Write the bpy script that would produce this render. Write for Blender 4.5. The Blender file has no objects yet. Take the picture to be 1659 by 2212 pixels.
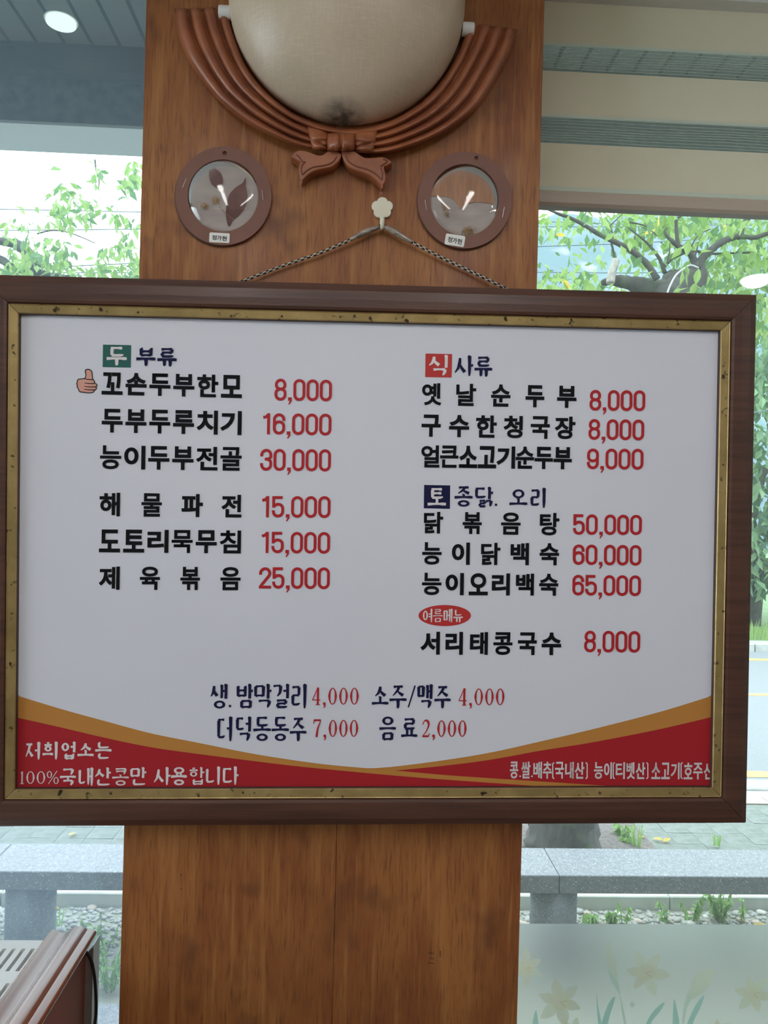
import bpy, bmesh, math, random
from mathutils import Vector, Matrix, Euler, noise as mnoise
R0 = random.Random(7)
scene = bpy.context.scene
C = scene.collection
# ------------------------------------------------------------------ camera
F, CX, CY = 1660.0, 829.5, 1106.0
EYE = Vector((0, 0, 1.65))
YAW, ROLL = math.radians(2.4), 0.027
MC = (Matrix.Rotation(-YAW, 3, 'Z') @ Matrix.Rotation(math.pi/2, 3, 'X') @ Matrix.Rotation(ROLL, 3, 'Z'))
cam_d = bpy.data.cameras.new('camera')
cam = bpy.data.objects.new('camera', cam_d); C.objects.link(cam)
cam.matrix_world = Matrix.Translation(EYE) @ MC.to_4x4()
cam_d.sensor_fit = 'HORIZONTAL'; cam_d.sensor_width = 36.0
cam_d.lens = 36.0*F/1659.0
cam_d.clip_start = 0.02; cam_d.clip_end = 900
scene.camera = cam
# ------------------------------------------------------------------ world, exposure
scene.view_settings.view_transform = 'Standard'
scene.view_settings.look = 'None'
scene.view_settings.exposure = 0.0
scene.view_settings.gamma = 1.0
scene.view_settings.use_curve_mapping = False
SKY = 6.2
w = bpy.data.worlds.new('overcast_sky'); scene.world = w; w.use_nodes = True
nt = w.node_tree; bg = nt.nodes['Background']
tc = nt.nodes.new('ShaderNodeTexCoord'); nz = nt.nodes.new('ShaderNodeTexNoise')
nz.inputs['Scale'].default_value = 2.2; nz.inputs['Detail'].default_value = 4
rp = nt.nodes.new('ShaderNodeValToRGB')
rp.color_ramp.elements[0].color = (.84, .93, 1, 1); rp.color_ramp.elements[1].color = (.97, 1, 1, 1)
nt.links.new(tc.outputs['Generated'], nz.inputs['Vector']); nt.links.new(nz.outputs['Fac'], rp.inputs['Fac'])
nt.links.new(rp.outputs['Color'], bg.inputs['Color']); bg.inputs['Strength'].default_value = SKY
LAMP = 3.6      # radiance of the room's ceiling panels
scene.cycles.max_bounces = 8; scene.cycles.transparent_max_bounces = 24
scene.cycles.diffuse_bounces = 4
scene.cycles.caustics_reflective = False; scene.cycles.caustics_refractive = False

def ray(px, py):
    d = MC @ Vector(((px-CX)/F, -(py-CY)/F, -1.0)); return d / d.y
def P(px, py, y):                      # the world point at distance y on the line through a photo pixel
    return EYE + ray(px, py)*y
def PG(px, py, z):                     # the same on a level plane of height z
    d = ray(px, py); return EYE + d*((z-EYE.z)/d.z)
# ------------------------------------------------------------------ materials
MATS = {}
def lin(c):
    return tuple((v/255/12.92 if v/255 <= .04045 else ((v/255+.055)/1.055)**2.4) for v in c)
def mat(name, col, rough=.5, metal=0, var=None, vscale=(8,8,8), bump=0, bscale=200, spec=.5, coat=0, trans=0, sub=None, detail=3, vpos=(.35,.65), spots=None):
    """principled material, colour varied by stretched noise between col and var, fine bump;
    spots = (colour, scale vector, threshold lo, hi)"""
    if name in MATS: return MATS[name]
    m = bpy.data.materials.new(name); m.use_nodes = True; n = m.node_tree; b = n.nodes['Principled BSDF']
    b.inputs['Base Color'].default_value = (*col, 1); b.inputs['Roughness'].default_value = rough
    b.inputs['Metallic'].default_value = metal; b.inputs['Specular IOR Level'].default_value = spec
    b.inputs['Coat Weight'].default_value = coat; b.inputs['Coat Roughness'].default_value = .15
    t = n.nodes.new('ShaderNodeTexCoord'); last = None
    def stretched(sc, det):
        mp = n.nodes.new('ShaderNodeMapping'); mp.inputs['Scale'].default_value = sc
        q = n.nodes.new('ShaderNodeTexNoise'); q.inputs['Scale'].default_value = 1; q.inputs['Detail'].default_value = det
        n.links.new(t.outputs['Object'], mp.inputs['Vector']); n.links.new(mp.outputs['Vector'], q.inputs['Vector']); return q
    if var is not None:
        q = stretched(vscale, detail); r = n.nodes.new('ShaderNodeValToRGB')
        r.color_ramp.elements[0].position = vpos[0]; r.color_ramp.elements[1].position = vpos[1]
        r.color_ramp.elements[0].color = (*col, 1); r.color_ramp.elements[1].color = (*var, 1)
        n.links.new(q.outputs['Fac'], r.inputs['Fac']); last = r.outputs['Color']
    for sp in (spots or []):
        q = stretched(sp[1], 2); r = n.nodes.new('ShaderNodeValToRGB')
        r.color_ramp.elements[0].position = sp[2]; r.color_ramp.elements[1].position = sp[3]
        mx = n.nodes.new('ShaderNodeMix'); mx.data_type = 'RGBA'
        n.links.new(q.outputs['Fac'], r.inputs['Fac']); n.links.new(r.outputs['Color'], mx.inputs['Factor'])
        if last is not None: n.links.new(last, mx.inputs['A'])
        else: mx.inputs['A'].default_value = (*col, 1)
        mx.inputs['B'].default_value = (*sp[0], 1); last = mx.outputs['Result']
    if last is not None: n.links.new(last, b.inputs['Base Color'])
    if bump:
        q = stretched((bscale,)*3 if not isinstance(bscale, tuple) else bscale, 2)
        bp = n.nodes.new('ShaderNodeBump'); bp.inputs['Strength'].default_value = bump; bp.inputs['Distance'].default_value = .001
        n.links.new(q.outputs['Fac'], bp.inputs['Height']); n.links.new(bp.outputs['Normal'], b.inputs['Normal'])
    if trans:
        tr = n.nodes.new('ShaderNodeBsdfTranslucent'); ms = n.nodes.new('ShaderNodeMixShader'); ms.inputs[0].default_value = trans
        if last is not None: n.links.new(last, tr.inputs['Color'])
        else: tr.inputs['Color'].default_value = (*col, 1)
        out = n.nodes['Material Output']
        n.links.new(b.outputs[0], ms.inputs[1]); n.links.new(tr.outputs[0], ms.inputs[2]); n.links.new(ms.outputs[0], out.inputs[0])
    MATS[name] = m; return m
def emis(name, col, s):
    m = bpy.data.materials.new(name); m.use_nodes = True; n = m.node_tree; n.nodes.clear()
    e = n.nodes.new('ShaderNodeEmission'); e.inputs[0].default_value = (*col, 1); e.inputs[1].default_value = s
    o = n.nodes.new('ShaderNodeOutputMaterial'); n.links.new(e.outputs[0], o.inputs[0]); return m
def glass_mat(name, tint, refl, haze, hcol=(.8, .9, .92), rough=.02):
    """thin pane: straight-through transparency, a mirror share and a little translucency that adds a bright wash"""
    m = bpy.data.materials.new(name); m.use_nodes = True; n = m.node_tree; n.nodes.clear()
    o = n.nodes.new('ShaderNodeOutputMaterial'); t = n.nodes.new('ShaderNodeBsdfTransparent'); t.inputs[0].default_value = (*tint, 1)
    g = n.nodes.new('ShaderNodeBsdfGlossy'); g.inputs['Roughness'].default_value = rough
    f = n.nodes.new('ShaderNodeFresnel'); f.inputs[0].default_value = 1.5
    k = n.nodes.new('ShaderNodeMath'); k.operation = 'MULTIPLY'; k.inputs[1].default_value = refl
    d = n.nodes.new('ShaderNodeBsdfTranslucent'); d.inputs[0].default_value = (*hcol, 1)
    a = n.nodes.new('ShaderNodeMixShader'); a.inputs[0].default_value = haze
    c = n.nodes.new('ShaderNodeMixShader')
    L = n.links.new
    L(t.outputs[0], a.inputs[1]); L(d.outputs[0], a.inputs[2]); L(f.outputs[0], k.inputs[0]); L(k.outputs[0], c.inputs[0])
    L(a.outputs[0], c.inputs[1]); L(g.outputs[0], c.inputs[2]); L(c.outputs[0], o.inputs[0]); return m
# ------------------------------------------------------------------ object helpers
def tag(o, label=None, cat=None, group=None, kind=None):
    if label: o['label'] = label
    if cat: o['category'] = cat
    if group: o['group'] = group
    if kind: o['kind'] = kind
    return o
def winv(o):
    m = Matrix.Identity(4)
    while o is not None: m = o.matrix_basis @ m; o = o.parent
    return m.inverted()
def link(name, me, m=None, parent=None, smooth=False):
    o = bpy.data.objects.new(name, me); C.objects.link(o)
    if m is not None and me is not None and not me.materials: me.materials.append(m)
    if parent is not None:
        o.parent = parent
    if smooth and me is not None:
        me.shade_smooth()
    return o
def empty(name, loc, label=None, cat=None, group=None, rot=None, kind=None):
    o = bpy.data.objects.new(name, None); C.objects.link(o); o.location = loc; o.empty_display_size = .05
    if rot is not None: o.rotation_euler = rot
    bpy.context.view_layer.update()
    return tag(o, label, cat, group, kind)
class MB:
    """collects vertices and faces"""
    def __init__(s): s.v = []; s.f = []
    def add(s, vs, fs):
        k = len(s.v); s.v += [tuple(a) for a in vs]; s.f += [tuple(i+k for i in q) for q in fs]; return s
    def box(s, a, b):
        x0, y0, z0 = a; x1, y1, z1 = b
        return s.add([(x0,y0,z0),(x1,y0,z0),(x1,y1,z0),(x0,y1,z0),(x0,y0,z1),(x1,y0,z1),(x1,y1,z1),(x0,y1,z1)],
            [(3,2,1,0),(4,5,6,7),(0,1,5,4),(1,2,6,5),(2,3,7,6),(3,0,4,7)])
    def tube(s, pts, rad, n=8, jag=0, rnd=None):
        pts = [Vector(p) for p in pts]
        if not isinstance(rad, (list, tuple)): rad = [rad]*len(pts)
        k = len(s.v); up = None
        for i, p in enumerate(pts):
            d = (pts[min(i+1, len(pts)-1)]-pts[max(i-1, 0)]).normalized()
            if up is None: up = d.orthogonal().normalized()
            up = (up-d*up.dot(d)).normalized(); sd = d.cross(up)
            for j in range(n):
                a = 2*math.pi*j/n; r = rad[i]*(1+(rnd.uniform(-jag, jag) if rnd else 0))
                s.v.append(tuple(p+(up*math.cos(a)+sd*math.sin(a))*r))
        for i in range(len(pts)-1):
            for j in range(n):
                s.f.append((k+i*n+j, k+i*n+(j+1) % n, k+(i+1)*n+(j+1) % n, k+(i+1)*n+j))
        s.f.append(tuple(k+j for j in reversed(range(n)))); s.f.append(tuple(k+(len(pts)-1)*n+j for j in range(n)))
        return s
    def mesh(s, name='mesh'):
        me = bpy.data.meshes.new(name); me.from_pydata(s.v, [], s.f); me.update(); return me
    def build(s, name, m, parent=None, smooth=False, bevel=0, seg=2, inv=True):
        me = s.mesh(name)
        if parent is not None and inv:
            me.transform(winv(parent))
        if bevel:
            bm = bmesh.new(); bm.from_mesh(me)
            bmesh.ops.bevel(bm, geom=[e for e in bm.edges], offset=bevel, segments=seg, affect='EDGES', profile=.5)
            bm.to_mesh(me); bm.free()
        return link(name, me, m, parent, smooth)
def shape_mesh(loops, depth=0, bevel=0, seg=2):
    """filled 2D outlines (holes allowed) as a mesh in XY with thickness 2*depth along Z"""
    cu = bpy.data.curves.new('outline', 'CURVE'); cu.dimensions = '2D'; cu.fill_mode = 'BOTH' if depth or bevel else 'BOTH'
    for lp in loops:
        sp = cu.splines.new('POLY'); sp.points.add(len(lp)-1); sp.use_cyclic_u = True
        for i, p in enumerate(lp): sp.points[i].co = (p[0], p[1], 0, 1)
    cu.extrude = depth; cu.bevel_depth = bevel; cu.bevel_resolution = seg; cu.offset = -bevel
    o = bpy.data.objects.new('tmp', cu); me = bpy.data.meshes.new_from_object(o)
    bpy.data.objects.remove(o); bpy.data.curves.remove(cu); me.materials.clear(); return me
def catmull(pts, n=8, closed=False):
    out = []; L = len(pts)
    rng = range(L) if closed else range(L-1)
    g = (lambda i: pts[i % L]) if closed else (lambda i: pts[max(0, min(L-1, i))])
    for i in rng:
        a, b, c, d = g(i-1), g(i), g(i+1), g(i+2)
        for k in range(n):
            t = k/n
            out.append(tuple(.5*((2*b[j])+(c[j]-a[j])*t+(2*a[j]-5*b[j]+4*c[j]-d[j])*t*t+(-a[j]+3*b[j]-3*c[j]+d[j])*t**3) for j in range(len(b))))
    if not closed: out.append(tuple(pts[-1]))
    return out
def px_shape(name, loops_px, yf, thick, m, parent, bevel=0, smooth=False):
    """an outline measured in the photo, built as a solid on the wall: front at distance yf, with its own thickness"""
    c = P(*loops_px[0][0], yf); k = []
    for lp in loops_px: k.append([((q-c).x, (q-c).z) for q in (P(a, b, yf) for a, b in lp)])
    me = shape_mesh(k, max(thick/2-bevel, 1e-5), bevel)
    me.transform(Matrix.Translation((c.x, yf+thick/2, c.z)) @ Matrix(((1,0,0,0),(0,0,-1,0),(0,1,0,0),(0,0,0,1))))
    if parent is not None: me.transform(winv(parent))
    return link(name, me, m, parent, smooth)
def ellipse(cx, cy, rx, ry, n=64, ph=0):
    return [(cx+rx*math.cos(2*math.pi*i/n+ph), cy+ry*math.sin(2*math.pi*i/n+ph)) for i in range(n)]
# ------------------------------------------------------------------ palette
veneer = mat('wood_veneer', (.37,.145,.044), .45, var=(.25,.080,.027), vscale=(28,28,7), detail=7, bump=.25, bscale=(420,420,40),
    spots=[((.15,.052,.022), (430,430,34), .50, .80), ((.43,.185,.06), (150,150,9), .52, .8), ((.15,.055,.024), (20,20,17), .60, .82)], spec=.3, coat=.05)
carved = mat('carved_reddish_wood', (.37,.12,.048), .36, var=(.25,.075,.034), vscale=(26,26,26), detail=5, bump=.2, bscale=300, coat=.12)
frame_wood = mat('dark_brown_frame_wood', (.105,.042,.026), .42, var=(.065,.026,.018), vscale=(6,60,160), detail=5, bump=.2, bscale=(60,900,900), coat=.05)
gold = mat('worn_gold', (.50,.355,.15), .38, metal=.6, var=(.36,.25,.10), vscale=(30,30,30), detail=4,
    spots=[((.05,.03,.015), (110,110,110), .62, .70)], bump=.2, bscale=500)
lip = mat('dark_lip', (.06,.03,.022), .6)
paper = mat('white_print_sheet', (.73,.725,.80), .6, var=(.70,.70,.78), vscale=(3,3,3), spec=.25)
ink_black = mat('black_ink', (.006,.007,.009), .6, spec=.12)
ink_red = mat('red_ink', (.46,.018,.024), .5, spec=.3)
ink_navy = mat('navy_ink', (.011,.012,.055), .6, spec=.15)
ink_white = mat('white_ink', (.76,.70,.72), .5, spec=.3)
box_green = mat('green_ink', (.02,.115,.10), .5, spec=.3)
box_red = mat('bright_red_ink', (.52,.035,.032), .5, spec=.3)
band_red = mat('banner_red', (.40,.016,.024), .5, spec=.3)
band_orange = mat('banner_orange', (.52,.225,.05), .5, spec=.3)
skin_ink = mat('pink_skin_ink', (.72,.36,.29), .5, spec=.3)
white_wall = mat('painted_wall', (.52,.50,.47), .7, bump=.1)
ceil_m = mat('ceiling_tile_white', (.93,.93,.91), .8, spots=[((.25,.25,.25), (60,160,60), .66, .72)])
alu = mat('aluminium', (.6,.6,.58), .4, metal=.7)
# ------------------------------------------------------------------ room shell
WY = 1.04                       # glass plane
FZ, CZ = 0.0, 2.31
X0, X1, YB = -2.6, 2.6, -3.6
def struct(name, mb, m, parent=None, **k):
    o = mb.build(name, m, parent, **k)
    if parent is None: o['kind'] = 'structure'
    return o
floor_m = mat('floor_tile', (.26,.20,.15), .35, var=(.22,.17,.12), vscale=(3,3,3))
struct('floor', MB().box((X0,YB,FZ-.15),(X1,WY+.1,FZ)), floor_m)
struct('ceiling', MB().box((X0,YB,CZ),(X1,WY-.04,CZ+.1)), ceil_m)
struct('wall_back', MB().box((X0-.12,YB-.12,FZ),(X1+.12,YB,CZ)), white_wall)
struct('wall_right', MB().box((X1,YB,FZ),(X1+.12,WY+.1,CZ)), white_wall)
wl = MB()
wl.box((X0-.12,YB,FZ),(X0,WY+.1,.9)); wl.box((X0-.12,YB,2.1),(X0,WY+.1,CZ)); wl.box((X0-.12,YB,.9),(X0,-2.6,2.1)); wl.box((X0-.12,.9,.9),(X0,WY+.1,2.1))
struct('wall_left', wl, white_wall)
wf = MB()
wf.box((X0,WY-.06,FZ),(X1,WY+.1,.42)); wf.box((X0,WY-.04,CZ+.101),(X1,WY+.1,CZ+.4))
struct('wall_front', wf, white_wall)
clear = glass_mat('window_glass', (.93,.98,.99), 1.0, .05)
glare_glass = glass_mat('glare_veiled_glass', (.93,.98,1.0), 1.0, .12, hcol=(.62,.78,1))  # blue lens glare over the left view, put into this pane's colour
w1 = struct('window_1', MB().box((X0,WY,.42),(-.235,WY+.006,CZ+.1)), glare_glass)
w2 = struct('window_2', MB().box((.195,WY,.42),(X1,WY+.006,CZ+.1)), clear)
w3 = struct('added_window', MB().box((X0-.06,-2.6,.9),(X0-.054,.9,2.1)), clear)  # added unseen side window, casts cool light for the bluish veil on the left
fr = MB().box((X0,WY-.02,.42),(X0+.05,WY+.03,CZ+.1)); fr.build('window_frame', alu, w1)
fr = MB().box((X1-.05,WY-.02,.42),(X1,WY+.03,CZ+.1)); fr.build('window_frame', alu, w2)
# pillar core and its veneer panels
PX0, PX1, PY = -.2448, .2042, .87
core = struct('wall_pillar', MB().box((PX0+.006,PY+.009,FZ),(PX1-.006,WY-.041,CZ)), veneer)
MB().box((PX0+.006,WY-.0405,FZ),(PX1-.006,WY+.0995,CZ+.1)).build('column_back', veneer, core)
seamx = P(724,1950,PY).x
def panel(a, b): MB().box((a[0],PY,a[1]),(b[0],PY+.009,b[1])).build('veneer_panel', veneer, core, bevel=.0006, seg=1)
panel((PX0,1.52), (PX1,CZ)); panel((PX0,FZ), (seamx-.00012,1.519)); panel((seamx+.00012,FZ), (PX1,1.519))
MB().box((PX0,PY+.0095,FZ),(PX0+.009,WY-.041,CZ)).build('veneer_panel', veneer, core)
MB().box((PX1-.009,PY+.0095,FZ),(PX1,WY-.041,CZ)).build('veneer_panel', veneer, core)
# scuffs on the lower panel
sc = MB()
dark = mat('dark_scratch', (.02,.012,.01), .6)
for a, b, c, d in [(926,2058,938,2059),(929,2070,938,2071),(926,2080,938,2081),(951,2054,951,2068),(391,1888,392,1893),(390,1920,394,1919)]:
    p, q = P(a,b,PY), P(c,d,PY); n = Vector((-(q-p).z,0,(q-p).x)).normalized()*.0005; o = Vector((0,-.0003,0))
    sc.add([p-n+o,q-n*.5+o,q+n*.5+o,p+n+o], [(0,1,2,3)])
sc.build('scratch', dark, core)
# ceiling lights behind the viewer
lamp_m = emis('lit_diffuser', (1,.98,.95), LAMP); metal_w = mat('white_enamel', (.8,.8,.78), .4)
def ceiling_panel(x, y, label):
    t = empty('ceiling_light', (x,y,CZ), label, 'light', 'square ceiling lights behind the camera')
    f = MB(); s = .32
    for a, b in (((-s,-s),(s,-s+.02)),((-s,s-.02),(s,s)),((-s,-s+.02),(-s+.02,s-.02)),((s-.02,-s+.02),(s,s-.02))):
        f.box((x+a[0],y+a[1],CZ-.03),(x+b[0],y+b[1],CZ))
    f.build('frame', metal_w, t)
    MB().box((x-.3,y-.3,CZ-.02),(x+.3,y+.3,CZ-.005)).build('diffuser', lamp_m, t)
tube_m = emis('lit_tube_diffuser', (1,.98,.95), LAMP*4.6)
for lx, lab in ((-.27,'long narrow ceiling lamp above the camera, left'),(.26,'long narrow ceiling lamp above the camera, right'),(1.9,'long narrow fill lamp far to the right, added to brighten the blind')):  # the third is an added fill lamp that brightens the blind
    t = empty('linear_light', (lx,-.3,CZ), lab, 'light', 'long ceiling lamps')
    MB().box((lx-.045,-1.0,CZ-.03),(lx+.045,.40,CZ)).build('housing', metal_w, t, bevel=.004)
    MB().box((lx-.026,-.97,CZ-.044),(lx+.026,.37,CZ-.0305)).build('diffuser', tube_m, t)
ceiling_panel(-.9,-2.4,'square lit ceiling panel near the back wall, left')
ceiling_panel(.95,-2.4,'square lit ceiling panel near the back wall, right')
# the small dome lamp that the right-hand glass mirrors
d = ray(1636,606); dd = (CZ-.012-EYE.z)/d.z
lx, ly, lz = d.x*dd, 2*WY-dd, CZ
t = empty('dome_light', (lx,ly,lz), 'small round dome lamp on the ceiling, mirrored as a white oval in the right window', 'light')
m = MB(); rr = .037; K = 20
vs = [(lx,ly,lz-.027)]; fs = []
for i in range(1, 6):
    a = i/5*math.pi/2
    vs += [(lx+rr*math.sin(a)*math.cos(2*math.pi*j/K), ly+rr*math.sin(a)*math.sin(2*math.pi*j/K), lz-.006-.021*math.cos(a)) for j in range(K)]
for j in range(K): fs.append((0, 1+(j+1) % K, 1+j))
for i in range(4):
    for j in range(K): fs.append((1+i*K+j, 1+i*K+(j+1) % K, 1+(i+1)*K+(j+1) % K, 1+(i+1)*K+j))
m.add(vs, fs); m.build('globe', emis('lit_globe', (1,1,.97), 45), t, True)
MB().tube([(lx,ly,lz-.006),(lx,ly,lz)], .042, 24).build('base', metal_w, t)
# ------------------------------------------------------------------ menu board
BR = (Matrix.Rotation(.00247, 3, 'Z') @ Matrix.Rotation(.01172, 3, 'X') @ Matrix.Rotation(-.01363, 3, 'Y'))
BC = EYE + Vector((.02511,.838,-.04844))
board = empty('menu_board', BC, 'large white framed price list in Korean, dark brown frame with gold inner trim', 'menu board')
board.rotation_euler = BR.to_euler(); bpy.context.view_layer.update()
HW, HH, GW, BW = .38207, .25494, .01038, .04138
REC = .006
def rail(name, m, w0, h0, prof, side, gap=.0003):
    """a mitred rail: prof = closed list of (outward offset, depth)"""
    mb = MB(); vs = []
    for e in (-1, 1):
        for o, y in prof:
            a, b = w0+o, h0+o
            if side in 'tb': vs.append((e*(a-gap), y, b if side == 't' else -b))
            else: vs.append((a if side == 'r' else -a, y, e*(b-gap)))
    n = len(prof); fs = [tuple(range(n)), tuple(range(2*n-1, n-1, -1))]+[(i, i+n, (i+1) % n+n, (i+1) % n) for i in range(n)]
    mb.add(vs, fs); o = mb.build(name, m, board, inv=False)
    bm = bmesh.new(); bm.from_mesh(o.data); bmesh.ops.recalc_face_normals(bm, faces=bm.faces); bm.to_mesh(o.data); bm.free(); return o
for s in 'tblr':
    rail('frame_rail', frame_wood, HW, HH, [(GW,.0012),(GW+.0012,-.0012),(GW+.004,-.0022),(GW+.012,-.0026),(GW+.022,-.0018),(BW-.005,.0004),(BW-.0012,.0022),(BW,.005),(BW,.024),(GW,.024)], s)
    rail('gold_trim', gold, HW, HH, [(0,.0012),(.0008,0),(GW-.0022,-.0010),(GW-.0017,-.0006),(GW-.0008,-.0014),(GW-.0002,.001),(GW-.0002,.02),(0,.02)], s)
    rail('inner_lip', lip, HW, HH, [(-.0006,.0018),(0,.0014),(0,.014),(-.0006,.014)], s)
MB().box((-HW-.02,.0205,-HH-.02),(HW+.02,.024,HH+.02)).build('backing_board', lip, board, inv=False)
sheet = MB().box((-HW,REC,-HH),(HW,REC+.002,HH)).build('printed_sheet', paper, board, inv=False)
BI = BR.transposed()
def toboard(px, py, lay=0):
    d = BI @ ray(px, py); o = BI @ (EYE-BC); yy = REC-.00012*lay
    t = (yy-o.y)/d.y; q = o+d*t; return (q.x, yy, q.z)
def clipx(q): return (max(-HW, min(HW, q[0])), q[1], max(-HH, min(HH, q[2])))
def print_poly(name, loops, m, lay):
    k = [[(lambda q: (q[0], q[2]))(clipx(toboard(a, b, lay))) for a, b in lp] for lp in loops]
    me = shape_mesh(k); yy = REC-.00012*lay
    me.transform(Matrix(((1,0,0,0),(0,0,-1,yy),(0,1,0,0),(0,0,0,1)))); return link(name, me, m, sheet)
# coloured swooshes along the bottom
BT = 1722
def curve_y(pts, x):
    for (a, b), (c_, d_) in zip(pts, pts[1:]):
        if a <= x <= c_: return b+(d_-b)*(x-a)/max(1e-6, c_-a)
    return pts[0][1] if x < pts[0][0] else pts[-1][1]
def swoosh(top, bot, x0, x1, m, lay):
    n = 90; v = []; f = []
    for i in range(n+1):
        x = x0+(x1-x0)*i/n; v += [clipx(toboard(x, curve_y(top, x), lay)), clipx(toboard(x, max(curve_y(top, x), curve_y(bot, x)), lay))]
    for i in range(n): f.append((2*i, 2*i+1, 2*i+3, 2*i+2))
    mb = MB().add(v, f); return link('banner_band', mb.mesh('banner_band'), m, sheet)
FLAT = [(0,BT),(1600,BT)]
top = catmull([(15,1496),(37,1502.5),(130,1531),(228,1558),(325.5,1584),(423,1603.5),(540,1627),(640,1643),(720,1653),(800,1660)], 6)+catmull([(801,1660),(860,1655),(960,1642),(1060,1625.5),(1168,1601.5),(1277,1576),(1421,1539),(1537,1503.5),(1570,1493)], 6)
swoosh(top, FLAT, 25, 1562, band_orange, 1)
rl = catmull([(15,1544),(37,1550),(130,1571),(228,1594),(325.5,1614),(423,1628),(540,1643),(640,1655),(740,1665),(860,1676),(960,1684),(1060,1691),(1165,1698.5),(1225,1703.5),(1260,1706)], 6)
swoosh(rl, FLAT, 25, 1215, band_red, 2)
rr_ = catmull([(854,1664.5),(960,1654),(1060,1641),(1168,1621.5),(1277,1604),(1421,1576),(1537,1549),(1570,1541)], 6)
rb = catmull([(854,1664.5),(960,1674),(1060,1681),(1168,1688),(1300,1696.5),(1400,1702),(1570,1709)], 6)
swoosh(rr_, rb, 854, 1562, band_red, 2)

# ---- stroke lettering, worked out in the plane of the sheet from photo coordinates
SK = [0]
class Ink:
    def __init__(s, lay=4, mapper=None): s.mb = MB(); s.lay = lay; s.k = 0; s.map = mapper or toboard
    def poly(s, pts):
        s.k += 1; l = s.lay+s.k % 7*.25
        s.mb.add([s.map(x, y, l) for x, y in pts], [tuple(range(len(pts)))])
    def stroke(s, pts, wid, closed=False):
        n = len(pts)
        if not isinstance(wid, (list, tuple)): wid = [wid]*n
        s.k += 1; l = s.lay+s.k % 7*.25
        L_, R_ = [], []
        for i, p in enumerate(pts):
            a = pts[(i-1) % n] if (closed or i) else None; b = pts[(i+1) % n] if (closed or i < n-1) else None
            def nr(u, v):
                dx, dy = v[0]-u[0], v[1]-u[1]; q = math.hypot(dx, dy) or 1; return (-dy/q, dx/q)
            if a is None: nx, ny = nr(p, b); sc = 1
            elif b is None: nx, ny = nr(a, p); sc = 1
            else:
                n1, n2 = nr(a, p), nr(p, b); nx, ny = n1[0]+n2[0], n1[1]+n2[1]; q = math.hypot(nx, ny) or 1
                nx /= q; ny /= q; sc = min(1.6, 1/max(.5, nx*n1[0]+ny*n1[1]))
            h = wid[i]/2*sc; L_.append((p[0]+nx*h, p[1]+ny*h)); R_.append((p[0]-nx*h, p[1]-ny*h))
        vs = [s.map(x, y, l) for x, y in L_+R_]; m = n if closed else n-1
        s.mb.add(vs, [(i, (i+1) % n, n+(i+1) % n, n+i) for i in range(m)])
    def dot(s, x, y, r, ry=None): s.poly(ellipse(x, y, r, ry or r, 18))
    def done(s, m, name='lettering', parent=None, inv=False):
        me = s.mb.mesh(name)
        if inv and parent is not None: me.transform(winv(parent))
        return link(name, me, m, parent or sheet)
def unit(quad):
    """unit square (x right, y up) to photo pixels; quad = x0, x1, top and bottom at x0, top and bottom at x1"""
    x0, x1, t0, b0, t1, b1 = quad
    def g(u, v):
        tt = t0+(t1-t0)*u; bb = b0+(b1-b0)*u; sh = (bb-tt)*-.017
        return (x0+(x1-x0)*u-sh*(v-.5)*1.0, bb+(tt-bb)*v)
    return g
# -- heavy gothic hangul from Blender's own fallback font, one text for all glyphs
GOTH = '오꼬손두부한모루치기능이전골해물파도토리묵무침제육볶음옛날순구수청국장얼큰소고닭탕백숙서태콩쌀배추내산티벳호주정가현'
def gothic_glyphs(offset):
    cu = bpy.data.curves.new('glyphs', 'FONT'); cu.body = '\n'.join(GOTH); cu.offset = offset; cu.resolution_u = 4; cu.space_line = 3
    o = bpy.data.objects.new('glyphs', cu); C.objects.link(o); bpy.context.view_layer.update()
    me = bpy.data.meshes.new_from_object(o.evaluated_get(bpy.context.evaluated_depsgraph_get()))
    out = {}
    vb = {}
    for p in me.polygons:
        y = sum(me.vertices[i].co.y for i in p.vertices)/len(p.vertices); out.setdefault(round((.35-y)/3), []).append(tuple(p.vertices))
    G = {}
    for k, c in enumerate(GOTH):
        fs = out.get(k)
        if not fs: continue
        ids = sorted({i for f in fs for i in f}); mp = {i: j for j, i in enumerate(ids)}
        v = [(me.vertices[i].co.x, me.vertices[i].co.y) for i in ids]
        xa, xb = min(a for a, _ in v), max(a for a, _ in v); ya, yb = min(b for _, b in v), max(b for _, b in v)
        fl = [tuple(mp[i] for i in f) for f in fs]; cnt = {}
        for f in fl:
            for i in range(len(f)):
                e = (f[i], f[(i+1) % len(f)]); cnt[tuple(sorted(e))] = cnt.get(tuple(sorted(e)), 0)+1
        nb = {}
        for e, c_ in cnt.items():
            if c_ == 1: nb.setdefault(e[0], []).append(e[1]); nb.setdefault(e[1], []).append(e[0])
        seen = set(); loops = []
        for st in list(nb):
            if st in seen: continue
            lp = [st]; seen.add(st); cur = st
            while True:
                nx_ = [q for q in nb[cur] if q not in seen]
                if not nx_: break
                cur = nx_[0]; seen.add(cur); lp.append(cur)
            if len(lp) > 2: loops.append(lp)
        G[c] = ([((a-xa)/(xb-xa), (b-ya)/(yb-ya)) for a, b in v], fl, loops)
    bpy.data.objects.remove(o); return G
GL = gothic_glyphs(0); GT = GL
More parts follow.
